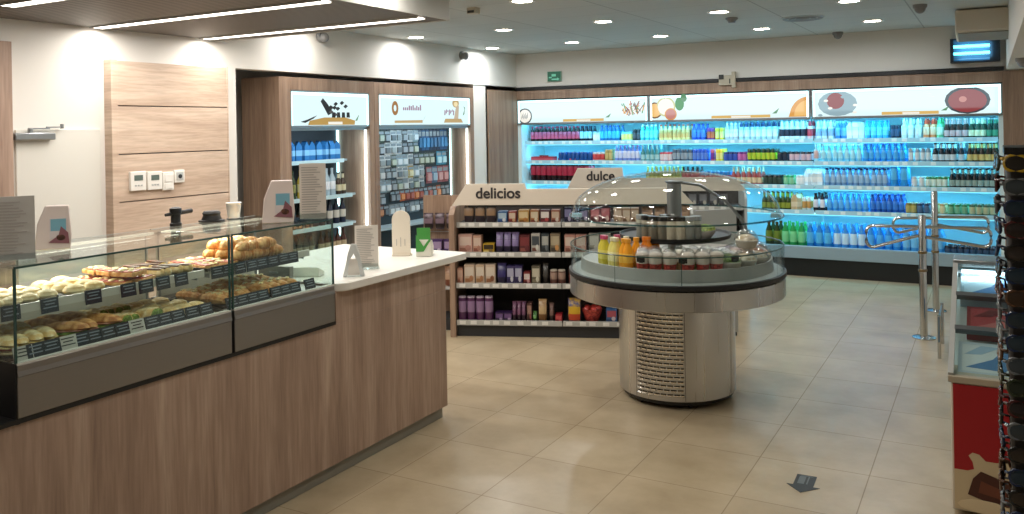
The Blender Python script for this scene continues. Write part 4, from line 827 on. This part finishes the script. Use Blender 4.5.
# ------------------------------------------------------------------ round chiller island
IL=(-1.756,5.207,0); IR=R(18.38)
isl=thing('round_chiller','round stainless steel chiller island with clear dome standing on castors','chiller',IL,IR)
RC=.362
def arc(b,r0,r1,z0,z1,a0,a1,n,m=0):
    for i in range(n):
        p=a0+(a1-a0)*i/n; q=a0+(a1-a0)*(i+1)/n
        f=lambda r,t,z:(r*math.sin(t),-r*math.cos(t),z)
        b._add([f(r0,p,z0),f(r0,q,z0),f(r1,q,z1),f(r1,p,z1)],[(0,1,2,3)],m)
MB().lathe([(RC,.055),(RC,.64),(.40,.655)],96,cap=True).build('column',STEEL,isl)
for a in (7.4,-42,63):
    b=MB(); arc(b,RC+.002,RC+.002,.06,.645,R(a),R(a+.45),1); b.build('panel_seam',DARK,isl)
b=MB(); rows=21
for r in range(rows):
    z=.085+r*.0262; o=0 if r%2 else .5
    for k in range(-1,8):
        a0=-38+ (k+o)*6.4; a1=a0+5.4
        a0=max(a0,-40); a1=min(a1,6.6)
        if a1-a0<1: continue
        n=3
        arc(b,RC+.0015,RC+.0015,z+.0065,z+.0155,R(a0),R(a1),n,0)
        arc(b,RC+.011,RC+.0015,z,z+.008,R(a0),R(a1),n,1); arc(b,RC+.0015,RC+.011,z-.003,z,R(a0),R(a1),n,1)
b.build('vent_grille',[BLACK,mat('louvre_bright','#f2efea',.16,1)],isl)
MB().lathe([(.30,.028),(.345,.03),(.35,.055)],48).build('base_ring',BLACK,isl)
for k in range(6):
    a=k*PI/3+.25; b=MB(); cx,cy=.30*math.sin(a),-.30*math.cos(a)
    b.lathe([(.02,-.009),(.024,-.005),(.024,.005),(.02,.009)],14).xf(Matrix.Translation((cx,cy,.0245))@Matrix.Rotation(a,4,'Z')@Matrix.Rotation(R(90),4,'Y'))
    b.box(cx-.012,cx+.012,cy-.012,cy+.012,.04,.06); b.build('castor',BLACK,isl)
MB().lathe([(.40,.655),(.655,.648),(.668,.655),(.668,.762),(.66,.768),(.60,.77)],128,cap=False).build('steel_band',STEEL,isl)
MB().lathe([(.655,.768),(.673,.771),(.675,.785),(.673,.798),(.655,.80)],128,cap=False).build('bumper_band',BLACK,isl)
MB().lathe([(.655,.80),(.645,.802),(.60,.805),(.592,.875),(.586,.877),(.580,.857),(.3,.857),(0,.857)],96,cap=False).build('display_well',mat('well_grey','#aaa8a3',.4,.25),isl)
b=MB().lathe([(.662,.80),(.664,.955),(.658,.955),(.656,.80)],128,cap=False); b.build('glass_wall',CURVE,isl)
b=MB(); n=96
b.tube([(.661*math.cos(2*PI*i/n),.661*math.sin(2*PI*i/n),.956) for i in range(n)],.0042,6,0,True)
b.build('rim_trim',GEDGE,isl)
for a in (-31,3,62,118,180,240):
    b=MB(); p=R(a); arc(b,.6655,.6655,.80,.955,p,p+.005,1); b.build('glass_joint',GEDGE,isl)
# upper tier and dome
MB().lathe([(.05,.857),(.045,.862),(.045,1.33),(.06,1.345),(0,1.35)],24).build('centre_post',mat('post_grey','#8c8f90',.35,.7),isl)
MB().lathe([(.05,.985),(.32,.985),(.345,.995),(.35,1.018),(.342,1.018),(.335,1.005),(.05,1.005)],64,cap=False).build('upper_tier',BLACK,isl)
for a in (125,):
    p=R(a); f=lambda r,z:(r*math.sin(p),-r*math.cos(p),z)
    MB().tube([f(.625,.81),f(.60,.95),f(.52,1.08),f(.40,1.2),f(.2,1.31),f(.05,1.335)],[.008,.01,.012,.01,.01,.01],8).build('dome_arm',mat('post_grey'),isl)
prof=[(.66,1.125),(.667,1.14),(.655,1.146),(.642,1.165)]+[(.642*math.cos(a*PI/2/14),1.165+.245*math.sin(a*PI/2/14)) for a in range(1,15)]
DOME=glass('dome_acrylic','#f6fafa',.7)
MB().lathe(prof,96,cap=False).build('dome',DOME,isl,ang=60)
MB().tube([(.662*math.cos(2*PI*i/96),.662*math.sin(2*PI*i/96),1.134) for i in range(96)],.0055,6,0,True).build('dome_rim',glass('dome_rim_acrylic','#9fc0c4',1),isl)
for x in (-.62,.62):
    MB().box(x-.03,x+.03,-.02,.02,1.115,1.14).build('dome_handle',mat('clear_blue','#8fb8c4',.2),isl)
# goods in the island
ci,si=math.cos(IR),math.sin(IR)
def ip(x,y,z): return (IL[0]+ci*x-si*y,IL[1]+si*x+ci*y,z)
def pol(a,r,z): return ip(r*math.sin(R(a)),-r*math.cos(R(a)),z)
def juice(c1,c2,c3):
    return MB().lathe([(.028,0),(.032,.006),(.032,.03),(.0325,.032),(.0325,.085),(.032,.087),(.03,.11),(.014,.145),(.014,.15),(.018,.15),(.018,.172),(0,.173)],16,[0,0,0,1,1,0,0,0,2,2,2]).mesh('juice_bottle',[mat('juice_'+c1,c1,.2),mat('juice_label_'+c2,c2,.4),mat('juice_cap_'+c3,c3,.35)])
JM={'lime yellow':juice('c8b93a','d8cc68','b8486a'),'pale lemon':juice('d8cc70','e8e0a8','dcd4b0'),'orange':juice('e89a20','f0b848','e8a030'),'deep orange':juice('e0801c','e89c3c','d87820')}
for nm,a,r,n in (('lime yellow',-57,.50,3),('pale lemon',-44,.50,3),('orange',-33,.50,3),('deep orange',-26,.36,3)):
    lab=f'{nm} juice bottle standing on the left side of the round chiller'
    for k in range(n):
        o=bpy.data.objects.new('juice_bottle',JM[nm]); COL.objects.link(o); o.location=pol(a+(k-1)*3.2*(1 if k<2 else 0),r-(.085 if k==2 else 0),.858); tag(o,lab,'bottle','goods: '+lab)
CUPC=mat('cup_clear','#cfc8c0',.15); DOMEC=LIDC=glass('lid_plastic','#eceeee',2.2); STRAW=pm('strawberry','#8e1f1a','#d0473a',60); YOG=mat('yogurt','#c9beb0',.4); GRA=pm('granola','#8a6238','#c8a066',90); KIWI=pm('kiwi','#6a7a30','#a8b05a',60)
def cup(fill):
    b=MB().lathe([(.028,0),(.030,.004),(.0335,.04),(.034,.041)],16,[0,0,0]); b.lathe([(.034,.041),(.036,.07),(.038,.085)],16,1,cap=False); b.lathe([(.041,.085),(.041,.089),(.036,.10),(.026,.115),(.012,.122),(0,.123)],16,2,cap=False); b.lathe([(.037,.086),(.03,.094),(.016,.102),(0,.104)],12,1,cap=False)
    return b.mesh('fruit_cup',[fill,YOG,DOMEC])
CM={'strawberry':cup(STRAW),'granola':cup(GRA),'kiwi':cup(KIWI)}
for nm,spots in (('strawberry',((-20,.535),(-12,.53),(-3,.53),(8,.53),(17,.535),(26,.535))),('granola',((-15,.44),(-6,.43),(4,.43))),('kiwi',((14,.43),(24,.44),(-24,.45)))):
    rw='front row' if nm=='strawberry' else 'second row, left' if nm=='granola' else 'second row, ends'
    lab=f'dome lidded {nm} dessert cup in the round chiller, {rw}'
    for a,r in spots:
        o=bpy.data.objects.new('dessert_cup',CM[nm]); COL.objects.link(o); o.location=pol(a,r,.858); o.scale=(1.12,1.12,1.1); tag(o,lab,'cup','goods: '+lab)
def bowl(fill):
    o=MB().lathe([(.045,0),(.058,.012),(.068,.045),(.064,.05),(.03,.05),(0,.052)],20,[0,0,0,1,1],cap=False).ell((0,0,.05),(.058,.058,.03),1,14,6,-.2,jit=.3).build('salad_bowl',[mat('bowl_base','#b9b2a6',.2),fill])
    MB().lathe([(.071,.045),(.071,.052),(.064,.075),(.045,.097),(.02,.107),(0,.108)],24,cap=False).build('dome_lid',LIDC,o)
    return o
for nm,fill,spots in (('green salad',SALAD,((36,.53,0),(47,.38,0))),('white cheese salad',pm('pasta','#cdb48c','#f4ead6',60),((50,.53,0),(64,.53,0),(62,.38,0),(57,.5,.105))),('tomato salad',pm('tomato_salad','#a83a28','#d8b88a',60),((78,.52,0),(92,.5,0),(80,.38,0)))):
    p=None; lab=f'round clear lidded bowl of {nm} at the right side of the round chiller'
    for a,r,dz in spots:
        if p is None: p=bowl(fill); tag(p,lab,'salad bowl','goods: '+lab); o=p
        else: o=dup(p,None)
        o.location=pol(a,r,.858+dz); o.rotation_euler=(0,0,R(a))
for a in (4,31,-17):
    o=tag(MB().box(-.024,.024,-.002,.002,0,.034).box(-.01,.01,-.002,.03,-.004,0).build('price_holder',BLACK),('black price holder clipped to the chiller rim, '+{4:'at the front centre',31:'towards the right',-17:'towards the left'}[a]),'price holder'); o.location=pol(a,.648,.925); o.rotation_euler=(0,0,IR+R(a))
JAR=[('dark capped tea jar','6a6456','a8a090','1c1c1e',((-38,.27),(-26,.28),(-14,.28))),('cream jar with dark cap','a8a08c','d0c8b4','26221e',((-4,.28),(7,.28),(-20,.17))),('silver capped grey jar','7a7c74','b8b8a8','9a9c9c',((18,.28),(28,.27),(-50,.26)))]
for nm,a,b_,c,spots in JAR:
    for an,r in spots:
        lab=f'{nm} on the black upper tier under the dome'; o=good('glass_jar','j',(a,b_,c),pol(an,r,1.006),0,lab,'jar','goods: '+lab); o.scale=(.95,.95,1.35)
for an,r in ((42,.25),(52,.24)):
    o=bpy.data.objects.new('salad_bowl',MB().lathe([(.03,0),(.055,.03),(.06,.05)],16,0).ell((0,0,.05),(.055,.055,.03),1,12,6,jit=.4).mesh('salad_bowl',[CUPC,pm('moss_salad','#56702a','#9aa850',70)])); COL.objects.link(o); o.location=pol(an,r,1.006); lab='small bowl of green leaves on the upper tier under the dome'; tag(o,lab,'bowl','goods: '+lab)
# ------------------------------------------------------------------ ice cream chest with red front
fz=thing('ice_cream_cabinet','red fronted ice cream display cabinet with slanted glass beside the sunglasses rack','freezer',(.143,4.12,0)); 
MB().box(-.31,.36,.0,.96,.02,.57).build('body',mat('freezer_cream','#c9bfae',.5),fz,bevel=.006)
fr=MB().box(-.300,.35,-.008,0,.2,.565).build('front_poster',mat('poster_red','#a3141c',.45),fz)
MB().box(-.300,.35,-.008,0,.03,.2).build('poster_foot',mat('poster_cream','#cdb995',.5),fr)
b=MB().prism([(-.30,.19),(-.27,.195),(-.25,.2),(-.225,.21),(-.23,.24),(-.245,.265),(-.23,.28),(-.205,.275),(-.18,.25),(-.14,.25),(-.09,.265),(-.05,.29),(.0,.305),(.06,.315),(.35,.33),(.35,.19)],'y',-.0095,-.0085,0)
b.prism([(-.25,.1),(-.23,.17),(-.20,.205),(-.09,.17),(-.05,.08),(-.13,.065)],'y',-.011,-.0096,1); b.prism([(-.21,.115),(-.20,.165),(-.11,.135),(-.10,.095)],'y',-.012,-.0111,2); b.ell((.1,-.0105,.12),(.09,.001,.08),3,16,6); b.ell((-.19,-.0108,.055),(.1,.001,.03),3,16,6)
b.build('ice_cream_picture',[mat('poster_cream'),mat('poster_choc','#4a2418',.5),mat('poster_choc2','#6e3a26',.5),mat('poster_vanilla','#ddc9a4',.5)],fr)
MB().box(-.32,.37,-.012,.97,.57,.60).build('top_frame',mat('frame_beige','#b0a48f',.45),fz,bevel=.004)
FS=(.78,.36)
def fp(t,n=0): 
    L=math.hypot(*FS); return (FS[0]*t+FS[1]/L*n, .60+FS[1]*t-FS[0]/L*n)
for x in (-.315,.345):
    MB().prism([(0,.60),(.96,.60),(.96,.97),(.80,.97),fp(1)],'x',x,x+.01).build('side_glass',GLASS,fz)
    MB().prism([fp(0,.02),fp(0,-.012),fp(1,-.012),fp(1,.02)],'x',x-.004,x+.018).build('side_post',LGREY,fz)
MB().prism([fp(0.01,0),fp(.01,-.006),fp(1,-.006),fp(1,0)],'x',-.3,.345).build('front_glass',GLASS,fz)
for t_ in (.36,.67): MB().prism([fp(t_,.012),fp(t_,-.014),fp(t_+.035,-.014),fp(t_+.035,.012)],'x',-.3,.345).build('lid_rail',mat('lid_rail','#6d7376',.35,.6),fz)
MB().box(-.32,.37,.78,.97,.95,.985).build('top_cover',ALU,fz,bevel=.004); MB().box(-.31,.36,.92,.96,.6,.95).build('back_panel',mat('freezer_back','#8fa8b4',.5),fz)
MB().prism([fp(.0,.075),fp(1,.075),fp(1,.085),fp(0,.085)],'x',-.3,.34).build('pack_rest',mat('freezer_white','#cdd8dc',.4),fz)
MB().box(-.28,.33,.74,.77,.925,.94).build('lamp',emi('freezer_lamp','#cfeeff',4),fz); area('freezer_light',(.15,4.85,.93),.6,.8,(.7,.9,1),(R(-55),0,0),.03)
FA=math.atan2(FS[1],FS[0])
def fbox(w,h,c,lab,x,t_,crv=False):
    d=.045
    o=MB().box(-w/2,w/2,-d/2,d/2,-h/2,h/2,0).box(-w*.45,w*.45,-d/2-.001,-d/2,-h*.42,h*.42,1).prism([(-w*.4,-h*.3),(w*.1,-h*.35),(w*.38,h*.1),(w*.1,h*.35),(-.05*w,h*0)],'y',-d/2-.002,-d/2-.001,2).prism([(-w*.42,h*.1),(-w*.2,h*.4),(w*.05,h*.38),(-w*.2,h*.12)],'y',-d/2-.002,-d/2-.001,3).build('frozen_box',[goodmat(c[0],.25),goodmat(c[1],.2),goodmat(c[2],.25),goodmat(c[3],.25)],bevel=.003)
    y,z=fp(t_,.05); o.location=(.15+x,4.12+y,z); o.rotation_euler=(-(PI/2-FA),0,0); tag(o,lab,'frozen box')
fbox(.30,.24,('9fb8cc','b4d0e4','3f7ab8','e8f0f4'),'shiny blue and silver pack under the rear of the cabinet glass, left',-.14,.84); fbox(.30,.24,('c8d4d8','8fc0d8','d8b890','3f8f9a'),'pale pack with a swirl under the rear of the cabinet glass, right',.18,.84)
fbox(.32,.2,('8a2a30','a84048','c07070','6a1c24'),'dark red carton under the middle of the cabinet glass',-.10,.52); fbox(.28,.2,('a84a40','c87060','e0b0a0','8a3a30'),'rust carton at the right under the middle of the cabinet glass',.20,.52)
fbox(.30,.22,('c8d8e8','dfe8f0','5a8ac0','a8c4e0'),'white and blue carton at the front under the cabinet glass, left',-.14,.19); fbox(.28,.22,('6f98d0','b0c8e4','e0e8f0','3f68b0'),'light blue carton at the front under the cabinet glass, right',.17,.19)
# ------------------------------------------------------------------ entrance gates
def gate(x,y,H,loops,label):
    t=thing('swing_gate',label,'gate',(x,y,0))
    MB().lathe([(.085,0),(.085,.008),(.03,.014),(.03,.02)],24).build('floor_plate',CHROME,t)
    MB().lathe([(.028,.012),(.028,H-.01),(.024,H),(0,H)],20).build('post',CHROME,t)
    for zc in (.52,.66): MB().lathe([(.031,zc),(.033,zc+.004),(.033,zc+.016),(.031,zc+.02)],20,cap=False).build('collar',mat('brass_ring','#8c7a5c',.3,1),t)
    for L,dy,zt,zb,ze in loops:
        s=1 if L>0 else -1; P=[(s*.028,0,zt)]; n=6; r=.05; P.append((L-s*r,dy,zt))
        for k in range(1,n+1):
            a=k/n*PI/2; P.append((L-s*r+s*r*math.sin(a),dy,zt-r+r*math.cos(a)))
        for k in range(0,n+1):
            a=k/n*PI/2; P.append((L-s*r+s*r*math.cos(a),dy,ze+r-r*math.sin(a)))
        P.append((s*.028,0,zb)); MB().tube(P,.0125,10).build('gate_arm',CHROME,t)
    return t
gate(-.476,7.36,.965,[(-.40,-.05,.87,.80,.70),(.47,.05,.87,.79,.73)],'chrome swing gate post with looped arms, nearer the ice cream cabinet')
gate(-.445,8.45,1.07,[(-.33,-.1,.83,.76,.70),(.42,.12,.84,.77,.70)],'taller chrome gate post behind the first, nearer the drinks cooler')
t=thing('guide_rail','grey floor standing guide rail leaf beside the ice cream cabinet','rail',(-.34,6.75,0)); MB().box(-.006,.006,-.0,.5,.12,.30).build('leaf',mat('rail_blue','#6f8496',.3,.5),t); MB().lathe([(.012,0),(.012,.31)],12,c=(0,.02,0)).lathe([(.012,0),(.012,.31)],12,c=(0,.48,0)).build('post',CHROME,t)
# ------------------------------------------------------------------ sunglasses rack
RX,RY=.168,2.9
rk=thing('sunglasses_rack','dark upright rack of sunglasses at the right picture edge','display rack',(RX,RY,0))
MB().lathe([(.26,0),(.26,.02),(.06,.04)],32).build('base',BLACK,rk)
MB().box(-.13,.13,-.13,.13,.04,1.60).build('column',mat('rack_brown','#2c2622',.5),rk,bevel=.01)
MB().box(-.135,.135,-.135,.135,1.60,1.62).build('cap',BLACK,rk)
def shades(fc,lc):
    b=MB()
    for s in (-1,1):
        P=[]
        for k in range(16):
            a=2*PI*k/16; P.append((s*.034+.029*math.copysign(abs(math.cos(a))**.7,math.cos(a)),.004*abs(math.cos(a)),.022*math.copysign(abs(math.sin(a))**.75,math.sin(a))))
        b.tube(P,.0045,6,0,True)
        b.tube([(s*.065,.0,.012),(s*.071,.012,.012),(s*.067,.024,.01),(s*.05,.028,-.012)],[.004,.004,.003,.004],6)
    b.tube([(-.008,-.0,.008),(0,-.002,.012),(.008,0,.008)],.003,6)
    o=b.build('sunglasses',mat('shade_'+fc,fc,.25))
    for s in (-1,1):
        MB().ell((s*.034,.001,0),(.028,.002,.0205),0,16,6,pw=.7).build('lens',mat('lens_'+lc,lc,.12),o)
    return o
SP=[('yellow framed','b8962a','2a2620'),('black','161616','2c2420'),('brown tortoise','5a3c28','3c2a1e'),('dark red','4a1c1c','241a1a'),('dark blue','1f2c4a','20303c'),('silver grey','6a6c6e','3a4248'),('olive green','333a26','20281c')]
pr_={}
faces=[(-90,'side facing the aisle'),(0,'side facing the till')]
for rrow in range(24):
    z=1.575-rrow*.062
    for fi,(ang,side) in enumerate(((0,'front of the rack'),(-90,'aisle side of the rack'))):
        for cidx in range(2 if fi==0 else 1):
            if fi==1: c_off=0
            else: c_off=-.0725 if cidx==0 else .0725
            nm,fc,lc=SP[0] if (rrow==0 and fi==0 and cidx==0) else random.choice(SP[1:])
            key=nm; lab=(f'{nm} sunglasses at the top of the rack' if rrow==0 else f'{nm} sunglasses on the {side}, {"upper" if rrow<9 else "middle" if rrow<17 else "lower"} rows')
            if key not in pr_: o=pr_[key]=shades(fc,lc); tag(o,lab,'sunglasses','goods: '+lab)
            else: o=dup(pr_[key],None,label=lab,group='goods: '+lab)
            a=R(ang); d=.155 if fi else .165
            o.location=(RX+math.cos(a)*c_off+math.sin(a)*d,RY+math.sin(a)*c_off-math.cos(a)*d,z); o.rotation_euler=(R(random.uniform(-8,4)),R(random.uniform(-4,4)),a+R(random.uniform(-6,6)))
    b=MB()
for k in range(24):
    z=1.565-k*.062
    b=MB(); b.tube([(-.0725,-.1,z),(-.0725,-.165,z+.004)],.003,6); b.tube([(.0725,-.1,z),(.0725,-.165,z+.004)],.003,6); b.tube([(-.1,0,z),(-.15,0,z+.004)],.003,6); b.build('peg',ALU,rk)
# ------------------------------------------------------------------ ceiling and wall fittings
def domecam(loc,label,down=True):
    t=thing('security_camera',label,'camera',loc); b=MB().lathe([(.055,0),(.055,-.02),(.05,-.03)],20); b.build('mount',mat('cam_white','#c9c6be',.4),t)
    MB().ell((0,0,-.03),(.045,.045,.045),0,16,8).build('dome_lens',mat('cam_dark','#1b1c20',.1),t)
def wallcam(loc,label):
    t=thing('security_camera',label,'camera',loc)
    MB().lathe([(.05,0),(.05,.02),(.04,.035)],20).xf(Matrix.Rotation(R(90),4,'Y')).build('mount',mat('cam_white'),t); MB().ell((.06,0,-.01),(.04,.045,.045),0,16,8).build('dome_lens',mat('cam_dark'),t)
wallcam((XW,6.02,2.58),'dome security camera on the bulkhead above the first snack alcove'); wallcam((XW,8.45,2.565),'dome security camera on the bulkhead near the back corner')
domecam((-1.4,9.62,CZ),'black dome security camera at the back wall above the cooler'); domecam((-.49,7.8,CZ),'dome security camera hanging at the top right beside the air curtain'); domecam((.24,8.0,2.19),'dark dome security camera under the right soffit')
t=thing('smoke_detector','small round smoke detector on the ceiling right of centre','detector',(-2.02,7.68,CZ)); MB().lathe([(.055,0),(.055,-.012),(.035,-.03),(.03,-.045),(0,-.046)],20).build('body',mat('cam_white'),t)
t=thing('ceiling_vent','round flat ceiling vent near the back wall','vent',(-1.48,8.1,CZ)); b=MB()
for r in (.06,.12,.18): b.lathe([(r-.045,-.004),(r-.01,-.014),(r,-.006)],32,cap=False)
b.build('rings',GREY,t); MB().lathe([(.19,0),(.2,-.006),(.18,-.009)],32,cap=False).build('frame',LGREY,t)
t=thing('ceiling_sensor','small beige box sensor on the ceiling beside the canopy edge','sensor',(-3.56,5.74,CZ)); MB().box(-.04,.04,-.04,.04,-.05,0).build('casing',mat('sensor_beige','#b5ac98',.5),t,bevel=.006); MB().box(-.03,.03,-.042,-.04,-.045,-.025).build('window',DARK,t)
t=thing('exit_sign','small green emergency exit sign on the back wall above the cooler','exit sign',(-4.855,9.78,2.35)); MB().box(-.10,.10,-.03,0,-.065,.065).build('housing',mat('exit_side','#b9d0c0',.4),t,bevel=.004)
b=MB().box(-.088,.1,-.033,-.03,-.062,.062,0); b.box(-.03,.03,-.035,-.033,.0,.03,1).box(-.07,-.03,-.035,-.033,-.02,-.005,1).prism([(-.03,-.045),(.05,-.045),(.05,-.055),(.08,-.035),(.05,-.015),(.05,-.028),(-.03,-.028)],'y',-.035,-.033,1); b.build('sign_face',[emi('exit_green','#0d5a40',.8),emi('exit_mark','#6fc0a0',.9)],t)
t=thing('wall_sensor','pale square wall sensor box in the gap of the black strip over the cooler','sensor',(-2.63,9.745,2.21)); MB().box(-.09,.06,-.03,.03,-.06,.05).box(.06,.1,-.03,.03,-.09,.09).build('casing',mat('sensor_beige'),t,bevel=.003); MB().box(-.085,-.03,-.034,-.03,.005,.06).box(.035,.045,-.034,-.03,-.045,.01).build('window',BLACK,t)
# air curtain and insect trap
t=thing('air_curtain','beige wedge shaped air curtain unit hanging at the top right corner','air curtain',(-.03,8.5,2.40))
MB().prism([(-.2,.06),(.16,.0),(.2,.04),(.2,.25),(-.2,.25)],'x',-.22,.30).build('casing',mat('curtain_beige','#cdc4b4',.45),t,bevel=.012)
MB().prism([(-.17,.052),(.12,.004),(.12,-.002),(-.17,.046)],'x',-.2,.21).build('outlet_grille',mat('curtain_grille','#8b8478',.5),t); MB().box(-.18,-.14,-.02,.02,.25,.26).box(.14,.18,-.02,.02,.25,.26).build('hanger',ALU,t)
t=thing('insect_trap','black framed insect trap with glowing blue tubes on the back wall','insect trap',(-.12,9.78,2.40))
MB().box(-.21,.21,-.02,0,-.11,.11).build('back_plate',mat('trap_back','#4a6478',.4),t); MB().box(-.22,.22,-.11,0,-.125,-.108).box(-.22,.22,-.11,0,.108,.12).box(-.22,-.19,-.11,0,-.11,.11).box(.13,.22,-.11,0,-.11,.11).build('frame',mat('trap_black','#20262c',.4),t)
for z in (-.03,.04): MB().tube([(-.19,-.06,z),(.13,-.06,z)],.014,10).build('tube',emi('uv_tube','#5ad8ff',6),t)
b=MB()
for k in range(6): b.tube([(-.19,-.1,-.09+.036*k),(.13,-.1,-.09+.036*k)],.0025,6)
b.build('guard_wire',ALU,t); area('trap_glow',(-.12,9.64,2.4),.3,1.0,(.2,.6,1),(R(90),0,0),.15)
# floor arrow sticker
t=tag(MB().prism([(-.045,.11),(.045,.11),(.045,-.02),(.075,-.02),(0,-.1),(-.075,-.02),(-.045,-.02)],'z',.0005,.002,0).box(-.03,.0,.0,.09,.002,.0025,1).box(.01,.016,.0,.1,.002,.0025,1).box(-.025,.03,.094,.1,.002,.0025,1).build('floor_arrow',[mat('arrow_grey','#2e3436',.6),mat('arrow_light','#5f686a',.6)]),'dark grey arrow sticker on the beige floor tiles pointing to the camera','floor sticker')
t.location=(-.79,4.14,0); t.rotation_euler=(0,0,R(2))
sc.view_settings.exposure=0.0
